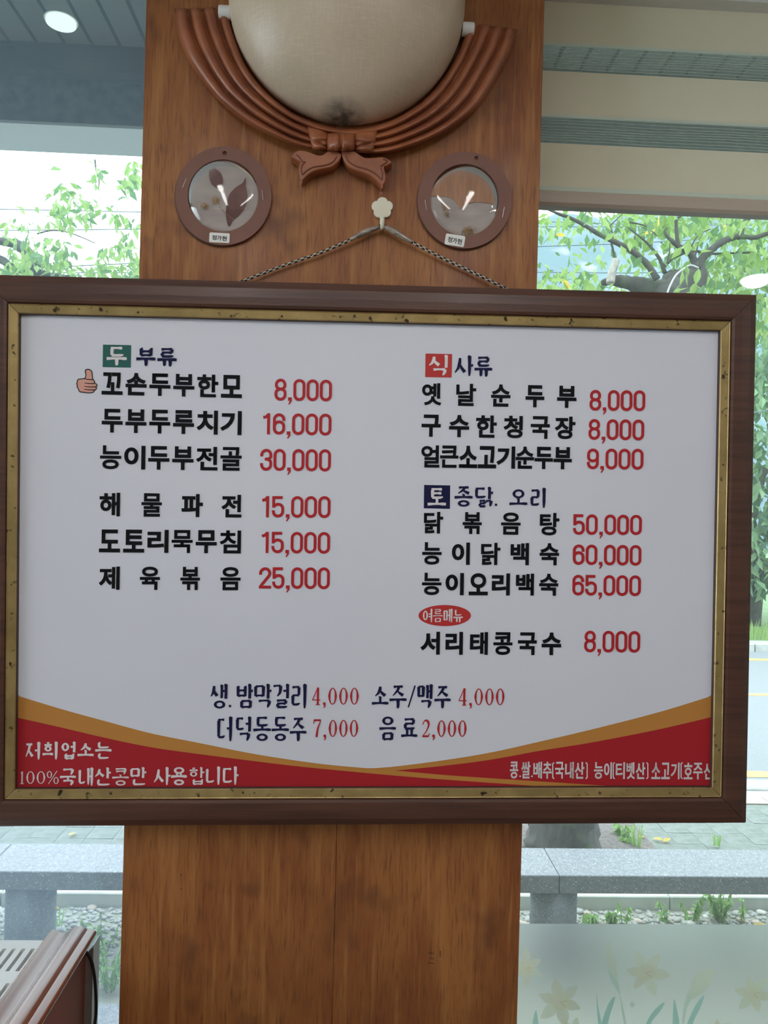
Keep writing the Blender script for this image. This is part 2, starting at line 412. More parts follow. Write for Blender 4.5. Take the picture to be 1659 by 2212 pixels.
def goth(ink, ch, quad, bold=4.0):
    v, f, lps = GL[ch]; bold = min(bold, 2.9) if ch in '물볶골닭얼큰콩육음묵옛탕날능침' else (min(bold, 3.4) if ch in '백장청제태순숙한전국꼬해' else bold); e = bold/2; x0, x1, t0, b0, t1, b1 = quad; quad = (x0+e, x1-e, t0+e, b0-e, t1+e, b1-e); u = unit(quad)
    for lp in lps: ink.stroke([u(*v[i]) for i in lp], bold, closed=True); ink.mb.add([ink.map(*u(a, b), ink.lay) for a, b in v], [tuple(reversed(q)) for q in f])
def sub(q, a, b):
    x0, x1, t0, b0, t1, b1 = q; f = lambda p, r, x: p+(r-p)*((x-x0)/(x1-x0))
    return (a, b, f(t0, t1, a), f(b0, b1, a), f(t0, t1, b), f(b0, b1, b))
# -- condensed digits
def arc(cx, cy, rx, ry, a0, a1, n=10):
    return [(cx+rx*math.cos(math.radians(a0+(a1-a0)*i/n)), cy+ry*math.sin(math.radians(a0+(a1-a0)*i/n))) for i in range(n+1)]
def digit(ink, ch, q, wd):
    u = unit(q); W = q[1]-q[0]; H = q[3]-q[2]; ex = wd/2/W; ey = wd/2/H
    S = lambda pts, **k: ink.stroke([u(a, b) for a, b in pts], wd, **k)
    l, r, t, b = ex, 1-ex, 1-ey, ey; rx = (r-l)/2; ry = rx*W/H; cx = .5
    if ch == '0': S(arc(cx,t-ry,rx,ry,0,180,14)+arc(cx,b+ry,rx,ry,180,360,14), closed=True)
    elif ch == '8':
        my = .53; r2 = rx*.93
        S(arc(cx,t-ry*.95,r2,ry*.95,0,180,12)+arc(cx,my+ry*.75,r2,ry*.75,180,360,12), closed=True)
        S(arc(cx,my-ry*.85,rx,ry*.85,0,180,12)+arc(cx,b+ry,rx,ry,180,360,12), closed=True)
    elif ch in '69':
        pts = arc(cx,b+ry,rx,ry,0,-180,12)+arc(cx,t-ry,rx,ry,180,0,12)+[(r, t-ry-.07)]
        bowl = [(l, .40)]+arc(cx,.60-ry*.9,rx,ry*.9,180,0,12)+[(r, b+ry)]
        if ch == '9': pts = [(1-a, 1-c) for a, c in pts]; bowl = [(1-a, 1-c) for a, c in bowl]
        S(pts); S(bowl)
    elif ch == '3':
        S([(l, t-ry-.07)]+arc(cx,t-ry,rx,ry,180,0,12)+[(r, .53+ry*.7)]+arc(cx,.53+ry*.6,rx,ry*.6,0,-90,8)+[(cx-.12, .53)])
        S([(cx-.12, .53)]+arc(cx,.53-ry*.8,rx,ry*.8,90,0,8)+arc(cx,b+ry,rx,ry,0,-180,12)+[(l, b+ry+.07)])
    elif ch == '5':
        S([(r-.02, t), (l+.02, t), (l+.02, .46)]); S([(l+.02, .48)]+arc(cx,.62-ry*.9,rx,ry*.9,150,0,10)+arc(cx,b+ry,rx,ry,0,-180,12)+[(l, b+ry+.05)])
    elif ch == '2':
        S([(l, t-ry-.07)]+arc(cx,t-ry,rx,ry,180,-35,14)+[(l+.08, b+ey+.02), (l+.03, b)]); S([(l-ex, b), (1, b)])
    elif ch == '1':
        S([(.68, 1), (.68, 0)]); S([(.12, .80), (.42, .83), (.68, .95)])
    elif ch == ',':
        ink.poly([u(.1,.16), u(.95,.16), u(.95,-.02), u(.45,-.17), u(.15,-.17), u(.5,0), u(.1,0)][::1])
def digits(s, q, wd=6.3, m=None, serif=False):
    ink = Ink(); n = 0
    units = sum(.36 if c == ',' else (.78 if c == '1' and not serif else 1) for c in s); gap = .10 if not serif else .22
    tot = units+gap*(len(s)-1); k = (q[1]-q[0])/tot; x = q[0]
    for c in s:
        wdt = k*(.36 if c == ',' else (.78 if c == '1' and not serif else 1)); cell = sub(q, x, x+wdt)
        (sdigit if serif else digit)(ink, c, cell, wd); x += wdt+k*gap
    return ink.done(m or ink_red)
# -- brush-like myeongjo hangul and numerals from strokes of changing width
def ring(ink, u, cx, cy, rx, ry, w1, w2):
    n = 24; ink.stroke([u(cx+rx*math.cos(2*math.pi*i/n), cy+ry*math.sin(2*math.pi*i/n)) for i in range(n)], [w1+(w2-w1)*abs(math.sin(2*math.pi*i/n)) for i in range(n)], closed=True)
def sdigit(ink, ch, q, wd):
    u = unit(q); a, b = wd, wd*.38
    if ch == '0': ring(ink, u, .5, .5, .36, .46, a, b)
    elif ch == '1': ink.stroke([u(.5,1), u(.5,0)], a*.9); ink.stroke([u(.28,.84), u(.5,.97)], b); ink.stroke([u(.22,.015), u(.78,.015)], b)
    elif ch == '2':
        p = [u(x, y) for x, y in [(.12,.74)]+arc(.47,.72,.34,.26,160,-20,10)+[(.55,.35),(.1,.04)]]
        ink.stroke(p, [a*.6,b,b,b*1.2,a*.6,a*.8,a,a,a,a*.9,a*.8,a*.7,b*1.2,b*.9][:len(p)]+[b]*max(0, len(p)-14)); ink.stroke([u(.08,.05), u(.82,.05)], a*.8); ink.stroke([u(.8,.03), u(.9,.22)], b)
    elif ch == '4':
        ink.stroke([u(.66,1), u(.66,.02)], a*.9); ink.stroke([u(.64,.98), u(.06,.28)], b); ink.stroke([u(.04,.28), u(.95,.28)], b*1.1); ink.stroke([u(.42,.015), u(.9,.015)], b)
    elif ch == '7':
        ink.stroke([u(.1,.97), u(.9,.97)], a*.8); ink.stroke([u(.88,.95), u(.55,.5), u(.42,.0)], [b,a*.7,a]); ink.stroke([u(.12,1), u(.08,.76)], b)
    elif ch == '%':
        ring(ink, u, .22, .72, .17, .24, a*.7, b); ring(ink, u, .78, .26, .17, .24, a*.7, b); ink.stroke([u(.85,1), u(.15,0)], b)
    elif ch == ',':
        x, y = u(.45,.07); ink.dot(x, y, a*.62); ink.stroke([u(.62,.08), u(.6,-.08), u(.25,-.2)], [a*.8,a*.6,b*.4])
CHO = 'ㄱㄲㄴㄷㄸㄹㅁㅂㅃㅅㅆㅇㅈㅉㅊㅋㅌㅍㅎ'
JUNG = 'ㅏㅐㅑㅒㅓㅔㅕㅖㅗㅘㅙㅚㅛㅜㅝㅞㅟㅠㅡㅢㅣ'
JONG = ['', 'ㄱ','ㄲ','ㄳ','ㄴ','ㄵ','ㄶ','ㄷ','ㄹ','ㄺ','ㄻ','ㄼ','ㄽ','ㄾ','ㄿ','ㅀ','ㅁ','ㅂ','ㅄ','ㅅ','ㅆ','ㅇ','ㅈ','ㅊ','ㅋ','ㅌ','ㅍ','ㅎ']
def brush(ink, ch, q, wd):
    wd *= 1.45
    code = ord(ch)-0xAC00; c, v, j = CHO[code//588], JUNG[code % 588//28], JONG[code % 28]; U = unit(q)
    if j and c in 'ㅋㅌㄹㅎㅊ': wd *= .78
    def H(x0, y, x1, k=1):          # a bar: wedge, thin middle, blob at the end
        n = 6; pts = [U(x0+(x1-x0)*i/n, y+.018*math.sin(i/n*math.pi)+.012*(i/n-.5)) for i in range(n+1)]
        ink.stroke(pts, [wd*z*k for z in (.9,.85,.7,.66,.7,.95,.8)])
    def V(x, y0, y1, k=1, taper=True):  # a stem: slanted head, even, tapering foot
        n = 6; pts = [U(x+.01*math.sin(i/n*math.pi), y0+(y1-y0)*i/n) for i in range(n+1)]
        ink.stroke(pts, [wd*z*k for z in ((1.25,1.1,1,1,.98,.85,.5) if taper else (1.2,1,.95,.95,.95,.95,.95))])
        ink.stroke([U(x-.075, y0+.025), U(x+.0, y0-.01), U(x+.03, y0-.07)], [wd*.35*k, wd*.8*k, wd*.8*k])
    def jamo(c, x0, y0, x1, y1, pos):
        g = lambda a, b: (x0+(x1-x0)*a, y0+(y1-y0)*b)
        def h(a, y, b): p, r = g(a, y), g(b, y); H(p[0], p[1], r[0], .92)
        def s(pts, ws): ink.stroke([U(*g(*p)) for p in pts], [wd*z for z in ws])
        def vv(x, a, b): s([(x-.03,a+.02),(x,a-.04),(x,b)], [.6,1.05,.85])
        if c == 'ㄱ': h(0,1,1); s([(.97,1.03),(.96,.6),(.88,.3),(.55 if pos == 'v' else .8,0)], [1.2,1,.85,.4])
        elif c == 'ㅋ': h(0,1,1); h(.05,.55,.9); s([(.97,1.03),(.96,.6),(.88,.3),(.55 if pos == 'v' else .85,0)], [1.2,1,.85,.4])
        elif c == 'ㄴ': vv(.05,1,.04); s([(.03,.04),(.4,0),(.8,.03),(1.05,.12)], [.9,.75,.75,.4])
        elif c == 'ㄷ': h(0,1,.95); vv(.1,.97,.04); s([(.08,.04),(.4,0),(.8,.02),(1.05,.1)], [.9,.75,.8,.4])
        elif c == 'ㅌ': h(0,1,.95); h(.1,.52,.9); vv(.1,.97,.04); s([(.08,.04),(.4,0),(.8,.02),(1.05,.1)], [.9,.75,.8,.4])
        elif c == 'ㄹ': h(0,1,.95); s([(.92,1),(.9,.55)], [1,.8]); h(.05,.52,.92); vv(.08,.52,.04); s([(.05,.04),(.4,0),(.8,.02),(1.05,.08)], [.9,.75,.8,.4])
        elif c == 'ㅁ': vv(.08,.98,0); h(.08,.96,.95); s([(.94,1),(.92,0)], [1.1,.85]); h(.08,.04,.92)
        elif c == 'ㅂ': vv(.08,1,0); vv(.93,1,0); h(.08,.55,.92); h(.08,.04,.92)
        elif c == 'ㅅ': s([(.5,1.03),(.47,.72),(.3,.3),(0,0)], [.8,1.05,.8,.3]); s([(.46,.66),(.65,.35),(1,.05)], [.4,.9,1.15])
        elif c in 'ㅈㅊ':
            t = 1 if c == 'ㅈ' else .78
            h(.05,t,.95); s([(.58,t),(.45,.5*t+.1),(0,0)], [1,.85,.3]); s([(.45,.5*t+.02),(.7,.26),(1,.03)], [.4,.9,1.1])
            if c == 'ㅊ': h(.35,1.02,.65)
        elif c == 'ㅇ': ring(ink, U, x0+(x1-x0)*.5, y0+(y1-y0)*.5, (x1-x0)*.42, (y1-y0)*.45, wd, wd*.65)
        elif c == 'ㅎ':
            h(.35,1.04,.65); h(0,.78,1); ring(ink, U, x0+(x1-x0)*.5, y0+(y1-y0)*.3, (x1-x0)*.33, (y1-y0)*.28, wd*.95, wd*.6)
        elif c == 'ㅍ': h(0,1,1); vv(.3,.97,.05); vv(.7,.97,.05); h(0,.02,1)
        elif c == 'ㄺ': jamo('ㄹ', x0, y0, x0+(x1-x0)*.5, y1, ''); jamo('ㄱ', x0+(x1-x0)*.58, y0, x1, y1, '')
    vert = v in 'ㅏㅐㅑㅓㅔㅕㅖㅣㅢ'
    lo = .36 if j else 0
    if vert:
        wide = v in 'ㅐㅔㅖ'
        vx = .80 if v in 'ㅏㅑ' else (.94 if not wide else .96)
        cxr = .56 if v in 'ㅏㅑㅣ' else (.5 if v in 'ㅓㅕ' else .42)
        y0, y1 = (.50, .93) if j else (.16, .88)
        if v == 'ㅢ': jamo(c, .12, .5, .62, .92, 'h'); H(.0,.3,.72); V(.92,1,0)
        else:
            jamo(c, .03, y0, cxr, y1, 'v'); mid = (y0+y1)/2
            V(vx, 1, lo+.04 if j else 0, taper=not j)
            if v == 'ㅏ': H(vx+.02, mid, 1.0)
            if v == 'ㅑ': H(vx+.02, mid+.1, 1.0); H(vx+.02, mid-.1, 1.0)
            if v == 'ㅓ': H(vx-.26, mid, vx-.02)
            if v == 'ㅕ': H(vx-.3, mid+.1, vx-.02); H(vx-.3, mid-.1, vx-.02)
            if v == 'ㅐ': V(vx-.26, .97, lo+.07 if j else .06, .9, not j); H(vx-.24, mid, vx-.02)
            if v == 'ㅔ': V(vx-.24, .97, lo+.07 if j else .06, .9, not j); H(vx-.46, mid, vx-.26)
        if j: jamo(j, .26 if j != 'ㄴ' else .2, .02, .90, .30, 'b')
    else:
        if j:
            jamo(c, .2, .68, .8, 1.0, 'h')
            if v == 'ㅗ': V(.5, .63, .5, .8, False); H(0, .48, 1)
            elif v in 'ㅜㅠ': H(0, .54, 1); V(.5, .52, .36, .85, False)
            else: H(0, .50, 1)
            if v == 'ㅛ': V(.38, .63, .5, .8, False); V(.62, .63, .5, .8, False); H(0, .48, 1)
            jamo(j, .22, .02, .80, .29, 'b')
        else:
            if v in 'ㅗㅛ':
                jamo(c, .2, .46, .8, .95, 'h')
                if v == 'ㅗ': V(.5, .42, .12, .85, False)
                else: V(.36, .42, .12, .85, False); V(.64, .42, .12, .85, False)
                H(0, .08, 1)
            else:
                jamo(c, .2, .56, .8, .96, 'h'); H(0, .38, 1)
                if v == 'ㅜ': V(.5, .36, 0)
                if v == 'ㅠ': V(.36, .36, .02); V(.66, .36, 0)
# ---- the printed lines
def gline(text, xs, q, m=ink_black):
    wide = len(xs) > 1 and xs[1][0]-xs[0][1] > 14; ink = Ink()
    for ch, (a, b) in zip(text, xs):
        if wide: ink = Ink()
        goth(ink, ch, sub(q, a, b))
        if wide: ink.done(m)
    if not wide: ink.done(m)
def even(n, a, b, gap):
    wd_ = (b-a-gap*(n-1))/n; return [(a+i*(wd_+gap), a+i*(wd_+gap)+wd_) for i in range(n)]
for txt, xs, q in [
    ('꼬손두부한모', even(6,219.6,523,6), (219.6,523,804,852,810.5,860)),
    ('두부두루치기', even(6,219.6,522,6), (219.6,522,882.8,934,888,940)),
    ('능이두부전골', even(6,216,522,6), (216,522,961.6,1013,966,1017)),
    ('해물파전', [(214.9,259.3),(305.3,349.8),(392,438.4),(478.9,521.6)], (214.9,521.6,1063.6,1115,1068.7,1118)),
    ('도토리묵무침', even(6,214,520.5,6.5), (214,520.5,1143.5,1193,1145.7,1195.6)),
    ('제육볶음', [(214,258.6),(302,345.4),(389.5,432),(476,519.7)], (214,519.7,1223.5,1274,1225,1275)),
    ('옛날순두부', [(911.5,953),(985.4,1028.5),(1060.7,1102.8),(1135.3,1176),(1203.3,1245.4)], (911.5,1245.4,826.9,875,833.8,881.6)),
    ('구수한청국장', [(910.5,952),(970.2,1013.6),(1028.2,1073),(1088.2,1129.3),(1146.3,1187.7),(1199,1243)], (910.5,1243,895.2,943,900,949)),
    ('얼큰소고기순두부', even(8,909.8,1235.4,1.2), (909.8,1235.4,961.5,1009.6,966,1014)),
    ('닭볶음탕', [(915.5,957.3),(999.4,1040.8),(1082.3,1124.7),(1166,1208.3)], (915.5,1208.3,1105.3,1152,1108,1156.7)),
    ('능이닭백숙', [(912,954),(976,1015),(1039,1081),(1102.8,1142.6),(1165.8,1207.6)], (912,1207.6,1171,1219.7,1173.6,1221.3)),
    ('능이오리백숙', [(911.5,953.6),(962.2,1002),(1012.6,1054),(1062.4,1101.5),(1114.4,1153.5),(1164.5,1206)], (911.5,1206,1237,1285.3,1239.5,1287)),
    ('서리태콩국수', [(908.8,950.3),(962.2,1000),(1015.3,1054),(1065.7,1107),(1118.7,1159.5),(1170,1212.2)], (908.8,1212.2,1364.2,1414,1366.5,1415.3))]:
    gline(txt, xs, q)
for s, q in [('8,000',(593,717,817.6,865.4,820.5,867)),('16,000',(566,716,892.5,938,893.6,941.3)),('30,000',(562,715,969.5,1016.6,970.6,1018.7)),
    ('15,000',(563.9,714,1071.6,1117.5,1071.6,1119.3)),('15,000',(563,713,1148.6,1194.6,1149.3,1196.4)),('25,000',(559.5,712.5,1225.3,1271.2,1225.6,1273)),
    ('8,000',(1273.6,1394,842,886.9,843.4,888.5)),('8,000',(1271.3,1391.6,905,950,906.4,951.5)),('9,000',(1268,1390,968.8,1013.5,969.4,1015)),
    ('50,000',(1238,1386.6,1110.6,1155.3,1112.2,1156)),('60,000',(1237.4,1385.6,1175.9,1220,1177.5,1222.3)),('65,000',(1236.4,1384.6,1241.5,1286.3,1243,1288)),
    ('8,000',(1262,1383,1362.2,1409,1363.2,1410))]:
    digits(s, q)
def bline(items, m, wd, origin=(0,0), sc=1, slope=0):
    ink = Ink()
    for ch, x0, y0, x1, y1 in items:
        a, b, t, d = origin[0]+x0/sc, origin[0]+x1/sc, origin[1]+y0/sc, origin[1]+y1/sc; dy = slope*(b-a)/2
        q = (a, b, t-dy, d-dy, t+dy, d+dy)
        if ch == '.': ink.dot((a+b)/2, (t+d)/2, wd*.62)
        elif ch == '/': u = unit(q); ink.stroke([u(1,1), u(0,0)], wd*.7)
        elif ord(ch) < 128: sdigit(ink, ch, q, wd)
        else: brush(ink, ch, q, wd)
    return ink.done(m)
def pbox(a, b, c, d, m, tilt=.02):
    dy = (c-a)*tilt/2; ink = Ink(2); ink.poly([(a+.4,b-dy),(c+.4,b+dy),(c-.4,d+dy),(a-.4,d-dy)]); return ink.done(m, 'heading_square')
pbox(222,745,283,793.5,box_green); pbox(918.8,764.2,976,815,box_red); pbox(915.8,1048,972.2,1098.6,ink_navy)
bline([('두',230.4,750.7,273.8,789.4)], ink_white, 5, slope=.02)
bline([('부',294.4,750.7,336,790.5),('류',340,753.3,381.6,791.6)], ink_navy, 5, slope=.02)
bline([('식',926,768,966,811.3)], ink_white, 4.6, slope=.02)
bline([('사',981.8,769.2,1022,812),('류',1025,771.5,1063.4,813.6)], ink_navy, 4.6, slope=.02)
bline([('토',924,1055.5,963.6,1092)], ink_white, 4.8, slope=.01)
bline([('종',981.8,1053.2,1021,1093.7),('닭',1026,1053.2,1064.7,1094.7),('.',1067,1086,1076,1095),('오',1100.5,1056.5,1139.3,1091),('리',1147,1055,1176.8,1097)], ink_navy, 4.5, slope=.01)
ik = Ink(2); ik.poly(ellipse(960.6,1329.7,56.7,22.8,48)); ik.done(box_red, 'red_oval')
bline([('여',102,862,160,948),('름',167,866,230,946),('메',237,862,290,948),('뉴',300,864,362,948)], ink_white, 2.3, (880,1030), 3.016, 0)
O5 = (430,1450)
bline([('생',58,68,140,190),('.',150,170,166,186),('밤',193,68,275,188),('막',283,68,370,188),('걸',378,68,457,186),('리',475,68,545,190)], ink_navy, 4.5, O5, 2.37, .003)
bline([('소',885,75,970,172),('주',975,75,1062,190),('/',1072,73,1105,185),('맥',1120,70,1190,190),('주',1205,78,1288,190)], ink_navy, 4.5, O5, 2.37, .003)
bline([('더',95,235,165,358),('덕',190,235,262,358),('동',278,240,367,356),('동',372,240,460,356),('주',465,240,550,358)], ink_navy, 4.5, O5, 2.37, .003)
bline([('음',923,235,1008,352),('료',1035,242,1118,338)], ink_navy, 4.5, O5, 2.37, .003)
for s, a, b, t, d in [('4,000',578,818,83,172),('4,000',1328,1564,87,175),('7,000',583,815,248,337),('2,000',1140,1370,250,337)]:
    digits(s, (O5[0]+a/2.37, O5[0]+b/2.37, O5[1]+t/2.37, O5[1]+d/2.37, O5[1]+t/2.37, O5[1]+d/2.37), 5.0, serif=True)
O6 = (0,1490)
bline([('저',170,350,262,462),('희',283,348,380,462),('업',410,348,497,460),('소',515,352,622,440),('는',632,350,740,455)], ink_white, 4.0, O6, 3.072, .005)
bline([('1',125,542,168,625),('0',172,540,232,625),('0',240,540,303,625),('%',310,538,390,625),('국',398,530,503,635),('내',525,520,612,637),('산',628,520,735,632),('콩',745,526,855,635),('만',865,518,970,630),
    ('사',1020,517,1130,632),('용',1135,517,1240,632),('합',1255,517,1355,630),('니',1370,513,1455,630),('다',1478,513,1582,630)], ink_white, 3.8, O6, 3.072, .0)
ink = Ink()
def ob(x, t, b, left):
    X = 1060+x/2.7696; e = 3.2 if left else -3.2
    ink.stroke([(X+e, t), (X, t+3), (X, b-3), (X+e, b)], 2.4)
for ch, a, b in [('콩',115,165),('쌀',183,238),('배',255,307),('추',312,365),('국',385,438),('내',445,497),('산',503,560),('능',618,672),('이',678,725),('티',748,803),
    ('벳',812,862),('산',868,925),('소',962,1015),('고',1020,1072),('기',1078,1130),('호',1155,1208),('주',1212,1268),('산',1275,1333)]:
    s_ = 8*(a-115)/1200; goth(ink, ch, (1060+a/2.7696, 1060+b/2.7696, 1480+(457+s_)/2.7696, 1480+(558+s_*.8)/2.7696, 1480+(457+s_)/2.7696, 1480+(558+s_*.8)/2.7696), 1.5)
for x in (176,247): ink.dot(1060+x/2.7696, 1480+545/2.7696, 1.8)
for x, l in ((371,1),(577,0),(733,1),(940,0),(1139,1)): ob(x, 1647, 1682.5, l)
ink.done(ink_white)
# thumbs-up print
def th(x, y): return (150+x/8.732, 780+y/8.732)
out = catmull([th(*p) for p in [(300,175),(345,153),(395,170),(425,215),(430,285),(440,340),(475,385),(468,410),(505,432),(520,460),(500,490),(508,520),(480,545),(462,565),(440,590),(380,600),(280,590),(200,578),(175,545),(165,515),(145,490),(152,460),(135,425),(150,395),(150,360),(185,338),(270,330),(305,300),(308,240)]], 4, True)
ik = Ink(2); 
print_poly('thumb_print', [out], skin_ink, 2)
ik = Ink(4); ik.stroke(out, 1.9, closed=True)
for a in ([(270,330),(340,345),(440,352)], [(285,412),(360,422),(465,424)], [(280,475),(370,487),(495,485)], [(278,530),(360,542),(470,543)]):
    ik.stroke([th(*p) for p in a], [1.2,1.7,1.9])
ik.done(ink_black, 'outline')
# small nail hole in the frame
# ------------------------------------------------------------------ wall lamp with carved swag
WF = PY
lampc = P(751,20,WF)
sconce = empty('wall_sconce', lampc, 'frosted beige bowl wall lamp in a carved wooden ribbon swag, top of the pillar', 'wall lamp')
shade_m = mat('brushed_beige_glass', (.74,.60,.45), .33, var=(.61,.49,.36), vscale=(7,7,5), detail=6, bump=.15, bscale=(400,60,500),
    spots=[((.79,.66,.50), (1300,40,70), .50, .95), ((.79,.65,.49), (90,40,1100), .50, .95), ((.52,.42,.30), (9,9,6), .52, .8)], trans=.12, spec=.45)
A, B, D3 = .1315, .1335, .088
m = MB(); nu, nv = 48, 28
for i in range(nv+1):
    e = -math.pi/2+(math.pi/2+.36)*i/nv
    for k in range(nu+1):
        a = math.pi*k/nu
        m.v.append((lampc.x-A*math.cos(e)*math.cos(a), WF-.004-D3*math.cos(e)*math.sin(a)**.8, lampc.z+B*math.sin(e)))
for i in range(nv):
    for k in range(nu):
        q = i*(nu+1)+k; m.f.append((q, q+1, q+nu+2, q+nu+1))
sh = m.build('glass_shade', shade_m, sconce, True)
so = sh.modifiers.new('thickness', 'SOLIDIFY'); so.thickness = .004; so.offset = -1
# scorched mark low on the bowl
n = shade_m.node_tree; bs = n.nodes['Principled BSDF']; src = bs.inputs['Base Color'].links[0].from_socket
tcs = n.nodes.new('ShaderNodeTexCoord'); mps = n.nodes.new('ShaderNodeMapping'); mps.vector_type = 'TEXTURE'; mps.inputs['Location'].default_value = (-.002,-.03,-.136); mps.inputs['Scale'].default_value = (.034,.08,.017)
gr = n.nodes.new('ShaderNodeTexGradient'); gr.gradient_type = 'SPHERICAL'; nn = n.nodes.new('ShaderNodeTexNoise'); nn.inputs['Scale'].default_value = 110
mm = n.nodes.new('ShaderNodeMath'); mm.operation = 'MULTIPLY'; mm2 = n.nodes.new('ShaderNodeMath'); mm2.operation = 'MULTIPLY'; mm2.inputs[1].default_value = 2.6; mm2.use_clamp = True
mxs = n.nodes.new('ShaderNodeMix'); mxs.data_type = 'RGBA'; mxs.inputs['B'].default_value = (.10,.085,.07,1)
L = n.links.new; L(tcs.outputs['Object'], mps.inputs['Vector']); L(mps.outputs['Vector'], gr.inputs['Vector']); L(tcs.outputs['Object'], nn.inputs['Vector'])
L(gr.outputs['Fac'], mm.inputs[0]); L(nn.outputs['Fac'], mm.inputs[1]); L(mm.outputs[0], mm2.inputs[0]); L(mm2.outputs[0], mxs.inputs['Factor']); L(src, mxs.inputs['A']); L(mxs.outputs['Result'], bs.inputs['Base Color'])
MB().box((lampc.x-.09,WF-.02,lampc.z+.01),(lampc.x+.09,WF-.0005,lampc.z+.09)).build('back_plate', metal_w, sconce)
MB().tube([(lampc.x,WF-.045,lampc.z-.02),(lampc.x,WF-.045,lampc.z+.03)], [.02,.024], 16).build('bulb', metal_w, sconce, True)
for x, y in ((488,28),(1012,64)):
    c = P(x, y, WF-.016); MB().tube([c+Vector((-.0075,0,0)), c+Vector((.006,0,0))], .0075, 14).build('clamp', metal_w, sconce, bevel=.001)
outer = [(378,21),(381,63),(396,109),(419,149),(456,199),(486,229),(532,265),(582,292),(631,313),(675,323),(742,332),(800,334),(850,329),(899.7,314),(949.5,293),(999,262),(1035.7,229),(1065.5,186),(1095,132.6),(1111,92),(1117,65)]
inner = [(494,17),(504,60),(517,99.5),(533,139),(559.6,179),(592,212),(631.5,242),(674.7,262),(700,270),(731,276),(755,277.5),(785,276),(820,268),(850,257),(876.5,242),(909.7,219),(939.5,189),(966,152.5),(986,116),(1001,78),(1009,50)]
def resample(p, n):
    p = catmull(p, 8); L = [0]
    for a, b in zip(p, p[1:]): L.append(L[-1]+math.hypot(b[0]-a[0], b[1]-a[1]))
    o = []; k = 0
    for i in range(n+1):
        s_ = L[-1]*i/n
        while k < len(L)-2 and L[k+1] < s_: k += 1
        f = (s_-L[k])/max(1e-9, L[k+1]-L[k]); o.append((p[k][0]+(p[k+1][0]-p[k][0])*f, p[k][1]+(p[k+1][1]-p[k][1])*f))
    return o
NT, NS = 150, 44
ro, ri = resample(outer, NT), resample(inner, NT)
m = MB()
for i in range(NT+1):
    t_ = i/NT; wv = .06*math.sin(t_*9)+.03*math.sin(t_*23)
    for k in range(NS+1):
        s_ = k/NS; ss = min(1, max(0, s_+wv*s_*(1-s_)*2))
        rdg = abs(math.sin(math.pi*ss*4))**.55
        edge = min(1, s_/.05)*min(1, (1-s_)/.05); edge = math.sqrt(max(0, edge))
        h = (.0065+.0125*rdg+.003*math.sin(math.pi*s_))*(.25+.75*edge)*(1-.42*math.exp(-((t_-.5)/.09)**2))
        dpt = .004 if t_ < .012 or t_ > .988 else 0
        x = ri[i][0]+(ro[i][0]-ri[i][0])*s_; y = ri[i][1]+(ro[i][1]-ri[i][1])*s_
        if t_ < .1 or t_ > .9: y += -3*rdg*(1-min(t_, 1-t_)/.1)
        m.v.append(tuple(P(x, y, WF-h+dpt)))
for i in range(NT):
    for k in range(NS):
        q = i*(NS+1)+k; m.f.append((q, q+NS+1, q+NS+2, q+1))
# skirts back to the wall
rim = [i*(NS+1) for i in range(NT+1)]+[NT*(NS+1)+k for k in range(1, NS+1)]+[i*(NS+1)+NS for i in range(NT-1, -1, -1)]+[k for k in range(NS-1, 0, -1)]
b0 = len(m.v)
for q in rim: m.v.append((m.v[q][0], WF-.0002, m.v[q][2]))
for k in range(len(rim)):
    k2 = (k+1) % len(rim); m.f.append((rim[k], b0+k, b0+k2, rim[k2]))
swag = m.build('carved_swag', carved, sconce, True)
bm = bmesh.new(); bm.from_mesh(swag.data); bmesh.ops.recalc_face_normals(bm, faces=bm.faces); bm.to_mesh(swag.data); bm.free()
swag.data.shade_smooth()
bpy.context.view_layer.update()
def cw(x, y): return (600+x/5.53, 230+y/5.53)
def tail(pts, groove):
    o = catmull([cw(*p) for p in pts], 4, True)
    px_shape('bow_tail', [o], WF-.0165, .0163, carved, swag, bevel=.0012)
    g = MB(); pp = catmull([P(*cw(*p), WF-.0166) for p in groove], 5); g.tube(pp, .0008, 6); g.build('tail_edge', groove_m, swag)
groove_m = mat('carved_groove_wood', (.16,.045,.018), .5)
tail([(148,600),(165,580),(205,540),(270,520),(360,535),(470,577),(540,572),(595,535),(690,530),(755,560),(755,600),(700,680),(620,728),(500,752),(400,790),(335,845),(285,893),(280,893),(255,835),(245,755),(252,700),(266,668),(250,655),(205,630)],
    [(225,575),(262,610),(290,655),(325,665),(322,668),(285,720),(285,790),(300,812),(350,765),(430,725),(560,705),(650,670),(705,600)])
tail([(765,560),(780,530),(900,530),(960,560),(1040,607),(1140,608),(1240,600),(1310,620),(1366,665),(1350,680),(1300,708),(1268,722),(1285,790),(1290,850),(1278,910),(1245,948),(1240,945),(1190,890),(1110,830),(1010,790),(900,750),(820,690),(780,620)],
    [(810,590),(860,670),(950,720),(1060,750),(1160,800),(1225,860),(1245,870),(1248,790),(1232,722),(1250,700),(1310,655),(1260,632)])
